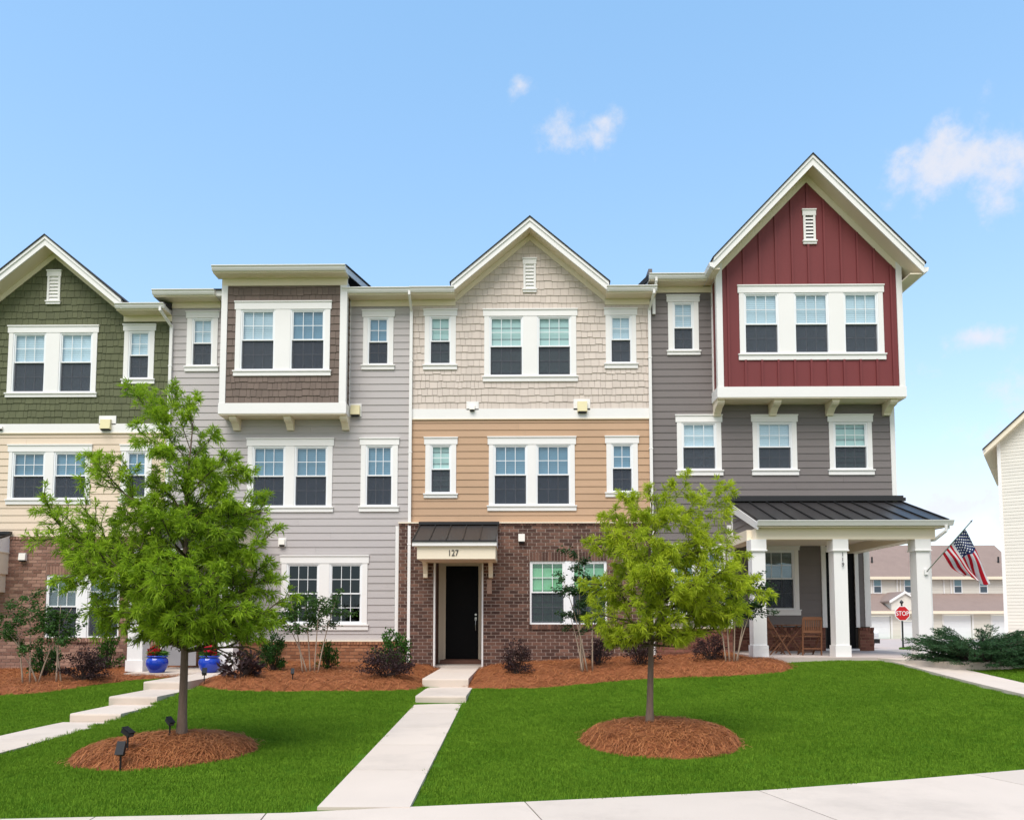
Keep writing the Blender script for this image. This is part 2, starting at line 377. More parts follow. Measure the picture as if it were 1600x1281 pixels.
# ------------------------------------------------------------------ terrain
GX = np.array([-400, -40, -16, -12, -7.2, -6.48, -6.24, -4.6, -1.3, 3, 7, 10, 15, 30, 60, 400], float)
GY = np.array([-60, 4, 7.0, 10, 12.5, 14.2, 15.5, 17, 18, 20, 30, 45, 75, 500], float)
GH = np.array([
 # y -60   4     7     10    12.5  14.2  15.5  17    18    20    30    45    75   500
 [0,   0, -.06, -.05, -.02, .00, .05, .12, .18, .24, .3, .3, .1, 0],
 [0,   0, -.06, -.05, -.02, .00, .05, .12, .18, .24, .3, .3, .1, 0],
 [0,   0, -.06, -.05, -.02, .00, .05, .12, .18, .24, .3, .3, .1, 0],
 [0,   0, -.04, -.03, .02, .08, .14, .22, .26, .30, .3, .3, .1, 0],
 [0,   0, -.02, -.01, .00, .12, .25, .34, .36, .38, .4, .3, .1, 0],
 [0,   0, -.02, -.01, .00, .10, .22, .30, .34, .38, .4, .3, .1, 0],
 [0,   0, -.02, -.00, .11, .27, .37, .41, .42, .42, .4, .3, .1, 0],
 [0,   0, -.01, .02, .08, .17, .27, .35, .38, .40, .4, .3, .1, 0],
 [0,   0, .00, .04, .08, .115, .20, .29, .33, .36, .5, .3, .1, 0],
 [0,   0, .00, .09, .16, .22, .32, .46, .52, .58, .5, .3, .1, 0],
 [0,   0, .00, .16, .31, .42, .53, .68, .74, .76, .6, .3, .1, 0],
 [0,   0, .00, .22, .42, .52, .60, .69, .72, .74, .6, .3, .05, 0],
 [0,   0, .00, .24, .44, .54, .60, .66, .68, .68, .40, .02, .03, 0],
 [0,   0, .00, .20, .40, .50, .52, .52, .50, .48, .30, -.06, .03, 0],
 [0,   0, .00, .10, .20, .30, .35, .35, .35, .35, .3, .2, .03, 0],
 [0,   0, 0, 0, 0, 0, 0, 0, 0, 0, 0, 0, 0, 0]], float)
def gz_np(x, y):
    x = np.asarray(x, float); y = np.asarray(y, float)
    i = np.clip(np.searchsorted(GX, x) - 1, 0, len(GX) - 2); j = np.clip(np.searchsorted(GY, y) - 1, 0, len(GY) - 2)
    u = np.clip((x - GX[i]) / (GX[i + 1] - GX[i]), 0, 1); v = np.clip((y - GY[j]) / (GY[j + 1] - GY[j]), 0, 1)
    su = u * u * (3 - 2 * u) * 0.6 + u * 0.4
    h = (GH[i, j] * (1 - su) + GH[i + 1, j] * su) * (1 - v) + (GH[i, j + 1] * (1 - su) + GH[i + 1, j + 1] * su) * v
    s = np.clip((y - np.interp(x, ex, ey)) / 2.6, 0, 1)
    return np.where(y > 14, h, h * s * s * (3 - 2 * s))
def gz(x, y): return float(gz_np(x, y))
def GP(px, py):
    d = CR @ Vector(((px - 800) / FOC, (CY - py) / FOC, -1.0)); t = 3.0
    while t < 120:
        x, y, z = t * d.x, t * d.y, CAMZ + t * d.z
        if z <= gz(x, y): break
        t += 0.03
    return (x, y)
def poly_sd(P, x, y):
    """signed distance to polygon (positive inside), vectorised"""
    x = np.asarray(x, float); y = np.asarray(y, float)
    best = np.full(x.shape, 1e9); inside = np.zeros(x.shape, bool); n = len(P)
    for i in range(n):
        x0, y0 = P[i]; x1, y1 = P[(i + 1) % n]
        dx, dy = x1 - x0, y1 - y0; L = dx * dx + dy * dy + 1e-12
        t = np.clip(((x - x0) * dx + (y - y0) * dy) / L, 0, 1)
        best = np.minimum(best, np.hypot(x - x0 - t * dx, y - y0 - t * dy))
        c = ((y0 > y) != (y1 > y)) & (x < dx * (y - y0) / (dy if abs(dy) > 1e-9 else 1e-9) + x0)
        inside ^= c
    return np.where(inside, best, -best)
def smooth_poly(P, it=2):
    for _ in range(it):
        Q = []
        for i in range(len(P)):
            a, b = P[i], P[(i + 1) % len(P)]
            Q += [(a[0] * .75 + b[0] * .25, a[1] * .75 + b[1] * .25), (a[0] * .25 + b[0] * .75, a[1] * .25 + b[1] * .75)]
        P = Q
    return P

def grid_sheet(name, xs, ys, mat, dz=0.0, **kw):
    xs = np.array(xs); ys = np.array(ys); XX, YY = np.meshgrid(xs, ys)
    V = np.stack([XX.ravel(), YY.ravel(), (gz_np(XX, YY) + dz).ravel()], 1)
    nx, ny = len(xs), len(ys); a = (np.arange(ny - 1)[:, None] * nx + np.arange(nx - 1)[None, :]).ravel()
    F = np.stack([a, a + 1, a + 1 + nx, a + nx], 1)
    m = np_mesh(name, V, F); m.polygons.foreach_set('use_smooth', [True] * len(m.polygons))
    return tag(link(name, m, mat), **kw)
gxs = sorted(set([-400, -200, -100, -60, -40, -30, -22, -18] + list(np.arange(-16, 16.01, 0.3)) + [18, 21, 25, 30, 40, 50, 60, 100, 200, 400]))
gys = sorted(set([-60, -30, -10, 0] + list(np.arange(3, 21.01, 0.3)) + [22, 24, 27, 30, 35, 40, 45, 50, 55, 60, 65, 70, 75, 90, 120, 200, 500]))
grid_sheet('lawn_ground', gxs, gys, TURF, -0.012, kind='structure')

# public pavement in the foreground: slabs laid along its slightly slanting edge
def edge_y(x): return np.interp(x, ex, ey)
pave = empty('pavement', (0, 5.5, 0), None, None); tag(pave, kind='structure')
JOINTS = [-14, -11.5, -9.4, -7.3, -5.25, G(200, 1281, 0)[0] - .3, G(455, 1271, 0)[0] - .2, G(820, 1254, 0)[0], G(1185, 1236, 0)[0], G(1515, 1209.5, 0)[0], 7.4, 10, 12.6, 15.5]
JOINTS = sorted(JOINTS)
for a, b in zip(JOINTS[:-1], JOINTS[1:]):
    a += 0.006; b -= 0.006
    mids = [a] + [x for x in ex if a + .05 < x < b - .05] + [b]
    far = [(x, float(edge_y(x))) for x in mids]
    def nrm(x):
        s = (edge_y(x + .3) - edge_y(x - .3)) / .6; L = math.hypot(1, s); return (s / L, -1 / L)
    near = [(x + nrm(x)[0] * 1.7, float(edge_y(x)) + nrm(x)[1] * 1.7) for x in mids]
    poly = far + near[::-1]
    MB().prism(poly, 'z', -0.1, 0.012).build('slab', CONCRETE, pave)
MB().prism([(-14, float(edge_y(-14)) - .02)] + [(x, float(edge_y(x)) - .02) for x in ex[1:-1]] + [(15.4, float(edge_y(15.4)) - .02)] + [(15.4, 4), (-14, 4)], 'z', -0.12, -0.004).build('slab_bed', SOIL, pave)

def walk(name, xc0, xc1, wid0, wid1, y0, y1, joints, zf, th=0.14):
    root = empty(name, ((xc0 + xc1) / 2, (y0 + y1) / 2, 0), None, None); tag(root, kind='structure')
    ys = [y0] + joints + [y1]
    for a, b in zip(ys[:-1], ys[1:]):
        mb = MB(); n = 4; A = a + 0.005; B = b - 0.005
        top = []
        for k in range(n + 1):
            y = A + (B - A) * k / n; t = (y - y0) / (y1 - y0); xc = xc0 + (xc1 - xc0) * t; w_ = (wid0 + (wid1 - wid0) * t) / 2
            z = zf(y); top += [(xc - w_, y, z), (xc + w_, y, z), (xc - w_, y, z - th), (xc + w_, y, z - th)]
        fs = []
        for k in range(n):
            i = 4 * k; fs += [(i, i + 1, i + 5, i + 4), (i + 2, i, i + 4, i + 6), (i + 1, i + 3, i + 7, i + 5)]
        fs += [(2, 3, 1, 0), (4 * n, 4 * n + 1, 4 * n + 3, 4 * n + 2)]
        mb.add(top, fs).build('slab', CONCRETE, root)
    return root
def steps(root, spec):
    # spec: (x0, x1, front_y, back_y, z_top, z_bottom)
    for (x0, x1, ya, yb, zt, zb) in spec:
        e = 0.012
        prof = [(ya + .012, zb), (ya + .006, zt - .03), (ya + e * 1.2, zt - .006), (ya + .035, zt), (yb, zt), (yb, zb)]
        MB().prism(prof, 'x', x0, x1).build('step', CONCRETE, root)

# walk of the middle house
WX = (G(650, 1098, .11)[0], G(722, 1098, .11)[0]); YS1 = G(690, 1099, .10)[1]
yb0 = float(edge_y(-1.2))
B0 = (G(486, 1270, 0.01)[0], G(640, 1262, .01)[0])
w127 = walk('front_walk', (B0[0] + B0[1]) / 2, (WX[0] + WX[1]) / 2, B0[1] - B0[0], WX[1] - WX[0], yb0 + .01, YS1, [8.35, 9.9, 11.4, 12.9], lambda y: 0.016 + 0.095 * (y - yb0) / (YS1 - yb0))
YS2 = G(690, 1073.5, .235)[1]
s1 = (G(648, 1088, .235)[0], G(727.6, 1088, .235)[0]); s2 = (G(660, 1060, .41)[0], G(732, 1060, .41)[0])
steps(w127, [(s1[0], s1[1], YS1, YS2 + .02, .238, -.05), (s2[0], s2[1], YS2, 20.25, .412, -.05)])
S127 = (s1, s2, YS1, YS2)
# walk shared by the two houses on the left
LWX = (-7.22, -6.38)
w_left = walk('front_walk', -6.74, -6.8, .92, .84, 6.0, 12.3, [7.5, 9.0, 10.5], lambda y: max(gz(-7.1, y), gz(-6.4, y)) * (1 - max(0, (y - 10) / 2.3)) + .02)
steps(w_left, [(-7.12, -6.32, 12.3, 13.62, .15, -.1), (-7.2, -6.36, 13.6, 15.1, .29, -.1), (-7.32, -6.5, 15.08, 17.62, .432, -.1)])
MB().box(-9.0, -6.42, 17.6, 20.3, -.1, .43).build('landing', CONCRETE, w_left)
# walk of the end house
w119 = walk('front_walk', 8.62, 8.45, .86, .86, 9.2, 17.72, [10.6, 12.1, 13.6, 15.1, 16.4], lambda y: gz(8.5, y) + 0.03)
side_path = walk('side_path', 11.2, 11.2, 2.4, 2.4, 18.2, 26.0, [20, 22, 24], lambda y: gz(11, y) + 0.035)

# ------------------------------------------------------------------ pine straw beds
def bed_poly(pts, tail): return [GP(*p) for p in pts] + tail
BED_A = bed_poly([(-150, 1090), (-60, 1088), (0, 1086), (60, 1083), (120, 1075), (165, 1068), (206, 1063)], [(-7.36, 17.55), (-8.95, 17.6), (-9.0, 20.2), (-15, 20.2)])
BED_B = bed_poly([(284, 1077), (340, 1077), (400, 1079), (470, 1079.5), (560, 1079), (620, 1078), (649, 1077)], [(s2[0] + .02, YS2), (s2[0] + .02, 20.1), (-6.4, 20.1), (-6.4, 17.6), (-6.46, 17.5), (-6.46, 15.3)])
BED_C = bed_poly([(731, 1074), (790, 1076), (850, 1074), (930, 1067), (1000, 1061), (1060, 1058), (1130, 1056), (1190, 1053), (1225, 1049), (1241, 1043), (1228, 1036), (1205, 1031)], [(5.45, 18.0), (5.5, 20.1), (s2[1] - .02, 20.1), (s2[1] - .02, YS2)])
def mound(name, P, label, berm, bed_mat, dens, seed, dome=0.0, cell=0.11, nlen=0.19, group=None):
    rs = np.random.RandomState(seed)
    xs_ = [p[0] for p in P]; ys_ = [p[1] for p in P]
    xs = np.arange(min(xs_) - .3, max(xs_) + .3, cell); ys = np.arange(min(ys_) - .3, max(ys_) + .3, cell)
    XX, YY = np.meshgrid(xs, ys); SD = poly_sd(P, XX, YY)
    wob = 0.03 * (np.sin(XX * 9 + YY * 4) + np.sin(YY * 11 - XX * 5))
    mx = SD.max()
    def hh(sd):
        s = np.clip(sd / berm[1], 0, 1); h = berm[0] * s * (2 - s)
        if dome: u = np.clip(sd / mx, 0, 1); h = h + dome * (1 - (1 - u) ** 2)
        return np.where(sd < 0, sd * 0.8, h)
    H = hh(SD) + np.where(SD > .15, wob * .35, 0) + rs.normal(0, .006, SD.shape)
    Zs = gz_np(XX, YY) + H
    V = np.stack([XX.ravel(), YY.ravel(), Zs.ravel()], 1); nx, ny = len(xs), len(ys)
    a = (np.arange(ny - 1)[:, None] * nx + np.arange(nx - 1)[None, :])
    keep = (np.maximum.reduce([SD[:-1, :-1], SD[1:, :-1], SD[:-1, 1:], SD[1:, 1:]]) > -0.12).ravel(); a = a.ravel()[keep]
    F = np.stack([a, a + 1, a + 1 + nx, a + nx], 1)
    m = np_mesh(name, V, F); m.polygons.foreach_set('use_smooth', [True] * len(m.polygons))
    o = tag(link(name, m, bed_mat), label, 'mulch', group, 'stuff')
    # loose needles lying on the mound
    area = (max(xs_) - min(xs_)) * (max(ys_) - min(ys_)); n = int(area * dens)
    px = rs.uniform(min(xs_), max(xs_), n); py = rs.uniform(min(ys_), max(ys_), n); sd = poly_sd(P, px, py)
    k = sd > np.where(rs.rand(n) < .10, -.10, .012); px, py, sd = px[k], py[k], sd[k]; n = len(px)
    ang = rs.uniform(0, 2 * np.pi, n); ln = nlen * rs.uniform(.5, 1.25, n); bend = rs.normal(0, .5, n); tilt = rs.normal(0, .12, n)
    wd = np.where(py > 13, .0042, .0030) * rs.uniform(.7, 1.3, n)
    segs = 3; rows = []
    for s in range(segs + 1):
        t = s / segs - .5; aa = ang + bend * t
        x = px + np.cos(aa) * ln * t; y = py + np.sin(aa) * ln * t
        sdd = np.maximum(poly_sd(P, x, y), 0.0) if dome == 0 else np.maximum(poly_sd(P, x, y), 0)
        z = gz_np(x, y) + hh(sdd) + .012 + np.where(sd < 0, .022, 0) + np.abs(tilt) * ln * (t + .5) + .012 * np.cos(t * 3.1)
        nx_, ny_ = -np.sin(aa) * wd, np.cos(aa) * wd
        rows += [np.stack([x - nx_, y - ny_, z], 1), np.stack([x + nx_, y + ny_, z + .001], 1)]
    V = np.stack(rows, 1).reshape(-1, 3); q = 2 * (segs + 1); b = np.arange(n)[:, None] * q
    F = np.concatenate([np.concatenate([b + 2 * s, b + 2 * s + 1, b + 2 * s + 3, b + 2 * s + 2], 1) for s in range(segs)])
    tint = np.repeat(np.clip(rs.beta(1.6, 2.4, n), 0, 1), q)
    nm = np_mesh('pine_needles', V, F, tint)
    tag(link('pine_needles', nm, NEEDLE, o), kind='stuff')
    return lambda x, y: float(gz(x, y) + hh(np.array([float(poly_sd(P, np.array([x]), np.array([y]))[0])]))[0])
def ellipse(cx, cy, a, b, rot, n=40): return [(cx + a * math.cos(t) * math.cos(rot) - b * math.sin(t) * math.sin(rot), cy + a * math.cos(t) * math.sin(rot) + b * math.sin(t) * math.cos(rot)) for t in [2 * math.pi * i / n for i in range(n)]]
RING_1 = ellipse(-4.27, 9.45, 1.04, .93, R(40))
RING_2 = ellipse(1.74, 10.15, 1.0, 1.08, 0)
hA = mound('straw_bed', BED_A, 'rust pine straw bed along the green shingled house front', (.10, .5), STRAW, 330, 1)
hB = mound('straw_bed', BED_B, 'rust pine straw bed between the two concrete walks under the grey house', (.17, .8), STRAW, 330, 2)
hC = mound('straw_bed', BED_C, 'long curving rust pine straw bed from black door to white porch column', (.17, .8), STRAW, 330, 3)
h1 = mound('straw_mound', RING_1, 'oval pine straw mound with black garden spotlights round the taller tree', (.07, .22), STRAW, 1500, 4, dome=.14, cell=.05, nlen=.17)
h2 = mound('straw_mound', RING_2, 'round pine straw mound under the smaller yellow-green tree', (.08, .22), STRAW, 1500, 5, dome=.14, cell=.05, nlen=.17)

# ------------------------------------------------------------------ mown grass
def build_grass():
    rs = np.random.RandomState(11)
    # a small tuft of blades; the lawn is many turned and scaled tufts
    nb = 110; vs_, fs = [], []
    tint = []
    for i in range(nb):
        r = .13 * math.sqrt(rs.rand()); t = rs.rand() * 6.283; x, y = r * math.cos(t), r * math.sin(t)
        a = rs.rand() * 6.283; h = .022 + .015 * rs.rand(); w_ = .0019 + .0013 * rs.rand(); ln = h * (.15 + .75 * rs.rand())
        dx, dy = math.cos(a), math.sin(a); nx, ny = -dy * w_, dx * w_; b = len(vs_)
        vs_ += [(x - nx, y - ny, -.01), (x + nx, y + ny, -.01), (x + dx * ln * .35 - nx * .8, y + dy * ln * .35 - ny * .8, h * .62), (x + dx * ln * .35 + nx * .8, y + dy * ln * .35 + ny * .8, h * .62), (x + dx * ln, y + dy * ln, h)]
        fs += [(b, b + 1, b + 3, b + 2), (b + 2, b + 3, b + 4)]
        tint += [rs.rand()] * 5
    m = bpy.data.meshes.new('grass_tuft'); m.from_pydata(vs_, [], fs); m.update()
    at = m.attributes.new('tint', 'FLOAT', 'POINT'); at.data.foreach_set('value', tint)
    gm, nt, b = new_mat('grass_blade'); L = nt.links
    geo = nnode(nt, 'ShaderNodeNewGeometry'); a_ = nnode(nt, 'ShaderNodeAttribute', attribute_name='tint')
    oi = nnode(nt, 'ShaderNodeObjectInfo')
    nz = nnode(nt, 'ShaderNodeTexNoise'); nz.inputs['Scale'].default_value = 0.9; nz.inputs['Detail'].default_value = 5
    L.new(geo.outputs['Position'], nz.inputs['Vector'])
    f = nmath(nt, 'ADD', nmath(nt, 'MULTIPLY', a_.outputs['Fac'], .45), nmath(nt, 'MULTIPLY', nmath(nt, 'SUBTRACT', nz.outputs['Fac'], .25), .8))
    f = nmath(nt, 'ADD', f, nmath(nt, 'MULTIPLY', nmath(nt, 'SUBTRACT', oi.outputs['Random'], .5), .25), True)
    mx = nnode(nt, 'ShaderNodeMix', data_type='RGBA'); L.new(f, mx.inputs['Factor'])
    mx.inputs['A'].default_value = (.090, .195, .012, 1); mx.inputs['B'].default_value = (.205, .345, .030, 1)
    L.new(mx.outputs['Result'], b.inputs['Base Color']); b.inputs['Roughness'].default_value = .8; b.inputs['Specular IOR Level'].default_value = .06
    tr = nnode(nt, 'ShaderNodeBsdfTranslucent'); L.new(mx.outputs['Result'], tr.inputs['Color'])
    ms = nnode(nt, 'ShaderNodeMixShader'); ms.inputs[0].default_value = .3
    L.new(b.outputs[0], ms.inputs[1]); L.new(tr.outputs[0], ms.inputs[2]); L.new(ms.outputs[0], nt.nodes['Material Output'].inputs['Surface'])
    m.materials.append(gm)
    tuft = bpy.data.objects.new('grass_tuft', m)
    # where the lawn grows
    den = 80; x0, x1, y0, y1 = -15, 15.5, 5.2, 24
    gs_ = 1 / math.sqrt(den); PX, PY = np.meshgrid(np.arange(x0, x1, gs_), np.arange(y0, y1, gs_)); px = PX.ravel() + rs.uniform(-.5, .5, PX.size) * gs_; py = PY.ravel() + rs.uniform(-.5, .5, PX.size) * gs_
    k = py > edge_y(px) + .09
    k &= (np.abs(px) < py * .72 + 1.5)
    k &= ~((py > 19.7) & (px < 10.1)) & ~((px > 5.3) & (px < 10.1) & (py > 17.6)) & ~((px > -9.1) & (px < -6.35) & (py > 17.5))
    for P in (BED_A, BED_B, BED_C, RING_1, RING_2): k &= poly_sd(P, px, py) < -.015
    t = (py - yb0) / (YS1 - yb0); xc = (B0[0] + B0[1]) / 2 * (1 - t) + (WX[0] + WX[1]) / 2 * t; hw = ((B0[1] - B0[0]) * (1 - t) + (WX[1] - WX[0]) * t) / 2
    k &= ~((np.abs(px - xc) < hw + .075) & (py < YS1 + .05)) & ~((px > s1[0] - .05) & (px < s1[1] + .05) & (py > YS1 - .05))
    k &= ~((px > -7.36 + np.clip((12.3 - py) * .0, 0, 1)) & (px < -6.30) & (py < 17.7))
    k &= ~((np.abs(px - (8.62 - .17 * (py - 9.2) / 8.5)) < .46) & (py > 9) & (py < 18))
    k &= ~((px > 9.95) & (px < 12.45) & (py > 18.15))
    px, py = px[k], py[k]; n = len(px)
    V = np.stack([px, py, gz_np(px, py) - .012], 1)
    pm = bpy.data.meshes.new('lawn_grass'); pm.vertices.add(n); pm.vertices.foreach_set('co', V.astype(np.float32).ravel())
    rot = np.zeros((n, 3), np.float32); rot[:, 2] = rs.uniform(0, 6.283, n); rot[:, 0] = rs.normal(0, .07, n); rot[:, 1] = rs.normal(0, .07, n)
    a = pm.attributes.new('rot', 'FLOAT_VECTOR', 'POINT'); a.data.foreach_set('vector', rot.ravel())
    a = pm.attributes.new('scl', 'FLOAT', 'POINT'); a.data.foreach_set('value', rs.uniform(.75, 1.2, n).astype(np.float32))
    o = tag(link('lawn_grass', pm), 'freshly mown bright green lawn grass', 'grass', None, 'stuff')
    ng = bpy.data.node_groups.new('grass_scatter', 'GeometryNodeTree')
    ng.interface.new_socket('Geometry', in_out='INPUT', socket_type='NodeSocketGeometry')
    ng.interface.new_socket('Geometry', in_out='OUTPUT', socket_type='NodeSocketGeometry')
    N, LK = ng.nodes, ng.links
    gi = N.new('NodeGroupInput'); go = N.new('NodeGroupOutput'); ip = N.new('GeometryNodeInstanceOnPoints'); ob = N.new('GeometryNodeObjectInfo')
    ob.inputs['Object'].default_value = tuft
    r_ = N.new('GeometryNodeInputNamedAttribute'); r_.data_type = 'FLOAT_VECTOR'; r_.inputs['Name'].default_value = 'rot'
    s_ = N.new('GeometryNodeInputNamedAttribute'); s_.data_type = 'FLOAT'; s_.inputs['Name'].default_value = 'scl'
    LK.new(gi.outputs[0], ip.inputs['Points']); LK.new(ob.outputs['Geometry'], ip.inputs['Instance'])
    LK.new(r_.outputs['Attribute'], ip.inputs['Rotation']); LK.new(s_.outputs['Attribute'], ip.inputs['Scale'])
    LK.new(ip.outputs[0], go.inputs[0])
    md = o.modifiers.new('scatter', 'NODES'); md.node_group = ng
build_grass()
# ------------------------------------------------------------------ house building kit
def wedge(bot, top, back=.004):
    return MB().add([(0, -bot, 0), (1, -bot, 0), (1, -top, 1), (0, -top, 1), (0, back, 0), (1, back, 0), (1, back, 1), (0, back, 1)],
                    [(0, 1, 2, 3), (4, 7, 6, 5), (0, 4, 5, 1), (3, 2, 6, 7), (0, 3, 7, 4), (1, 5, 6, 2)])
UM = {}
def unit_mesh(kind, mat):
    k = (kind, mat.name)
    if k not in UM:
        m = {'siding': wedge(.019, .004), 'shingle': wedge(.023, .005), 'brick': MB().box(0, 1, -.011, .02, 0, 1), 'cap': MB().box(0, 1, -.034, .02, 0, 1)}[kind].mesh(kind + '_piece')
        m.materials.append(mat); UM[k] = m
    return UM[k]
def lay(name, kind, mat, parent, Y, plist, key=None, limit=300, side=None):
    """plist (x0,x1,z0,z1): pieces as objects sharing one mesh, those past the limit joined as stuff"""
    m = unit_mesh(kind, mat)
    if len(plist) > limit: plist = sorted(plist, key=key or (lambda p: -(p[1] - p[0]) * (p[3] - p[2])))
    for (x0, x1, z0, z1) in plist[:limit]:
        if side is None: link(name, m, None, parent, (x0, Y, z0), (0, 0, 0), (x1 - x0, 1, z1 - z0))
        else:            link(name, m, None, parent, (side[0], x0 if side[1] > 0 else x1, z0), (0, 0, side[1] * math.pi / 2), (x1 - x0, 1, z1 - z0))
    rest = plist[limit:]
    if rest:
        base = np.array([v.co[:] for v in m.vertices]); fc = np.array([p.vertices[:] for p in m.polygons])
        V = np.concatenate([base * (x1 - x0, 1, z1 - z0) + (x0, Y, z0) for (x0, x1, z0, z1) in rest])
        F = np.concatenate([fc + i * len(base) for i in range(len(rest))])
        jm = np_mesh(name + 's', V, F); jm.materials.append(mat)
        tag(link(name + 's', jm, None, parent), kind='stuff')
def cut(xa, xb, z0, z1, holes):
    free, fill = [(xa, xb)], []
    for (a, b, c, d) in holes:
        if d <= z0 + .01 or c >= z1 - .01: continue
        nf = []
        for (p, q) in free:
            if b <= p or a >= q: nf.append((p, q)); continue
            if a - p > .02: nf.append((p, a))
            if q - b > .02: nf.append((b, q))
            l, r = max(a, p), min(b, q)
            if c > z0 + .03: fill.append((l, r, z0, c))
            if d < z1 - .03: fill.append((l, r, d, z1))
        free = nf
    return [(p, q, z0, z1) for p, q in free] + fill
def siding(H, x0, x1, z0, z1, Y, mat, holes, pitch=.186, side=None, lim=None):
    out = []; z = z0
    while z < z1 - .02:
        zt = min(z + pitch, z1); a, b = (x0, x1) if lim is None else lim(z)
        if b - a > .05:
            for (p, q, c, d) in cut(a, b, z, zt + (.006 if zt < z1 else 0), holes):
                if q - p > 2.6:                       # boards butt end to end at staggered joints
                    s_ = p + (q - p) * (.18 + .64 * ((len(out) * .618 + z * 1.7) % 1.0)); out += [(p, s_ - .0016, c, d), (s_ + .0016, q, c, d)]
                else: out.append((p, q, c, d))
        z = zt
    lay('siding_board', 'siding', mat, H, Y, out, side=side)
def shingles(H, x0, x1, z0, z1, Y, mat, holes, pitch=.19, lim=None, seed=1, side=None, xm=None):
    r = random.Random(seed); out = []; z = z0; i = 0
    while z < z1 - .02:
        zt = min(z + pitch, z1); a, b = (x0, x1) if lim is None else lim(z)
        for (p, q, c, d) in cut(a, b, z, zt, holes):
            x = p; wob = r.random() * 6
            while x < q - .004:
                w_ = r.choice((.10, .13, .15, .18, .21)); 
                if q - x - w_ < .07: w_ = q - x
                dz = .004 + .026 * r.random() + .010 * math.sin(x * 3 + wob)
                out.append((x + .0032, min(x + w_, q) - .0032, c - (dz if c > z0 + .01 else 0), d + .004))
                x += w_
        z = zt; i += 1
    lay('shingle', 'shingle', mat, H, Y, out, side=side)
def bricks(H, x0, x1, z0, z1, Y, mat, holes, pitch=.0875, ln=.232, seed=1, key=None, joint=.019, side=None, lim=300):
    r = random.Random(seed); out = []; row = 0; z = z1
    while z > z0 + .02:
        zb = max(z - pitch, z0)
        for (p, q, c, d) in cut(x0, x1, zb, z, holes):
            x = p - ((row % 2) * ln / 2 + p % ln)
            while x < q - .01:
                a, b = max(x, p), min(x + ln, q)
                if b - a > .03: out.append((a + joint / 2, b - joint / 2, c + joint / 2, d - joint / 2 + r.uniform(-.001, .001)))
                x += ln
        z = zb; row += 1
    lay('brick', 'brick', mat, H, Y, out, key, side=side, limit=lim)
def soldier(H, x0, x1, z0, z1, Y, mat, w_=.08, name='soldier_brick', kind='cap'):
    n = max(1, round((x1 - x0) / w_)); s = (x1 - x0) / n
    lay(name, kind, mat, H, Y, [(x0 + i * s + .006, x0 + (i + 1) * s - .006, z0, z1) for i in range(n)])
def backing(H, name, x0, x1, z0, z1, Y, mat, holes, th=.1, lift=.0):
    xs = sorted({x0, x1} | {min(max(v, x0), x1) for h in holes for v in h[:2]}); zs = sorted({z0, z1} | {min(max(v, z0), z1) for h in holes for v in h[2:]})
    mb = MB()
    for a, b in zip(xs[:-1], xs[1:]):
        for c, d in zip(zs[:-1], zs[1:]):
            mx_, mz = (a + b) / 2, (c + d) / 2
            if b - a < 1e-4 or d - c < 1e-4 or any(h[0] < mx_ < h[1] and h[2] < mz < h[3] for h in holes): continue
            mb.box(a, b, Y + lift, Y + th, c, d)
    return mb.build(name, mat, H)
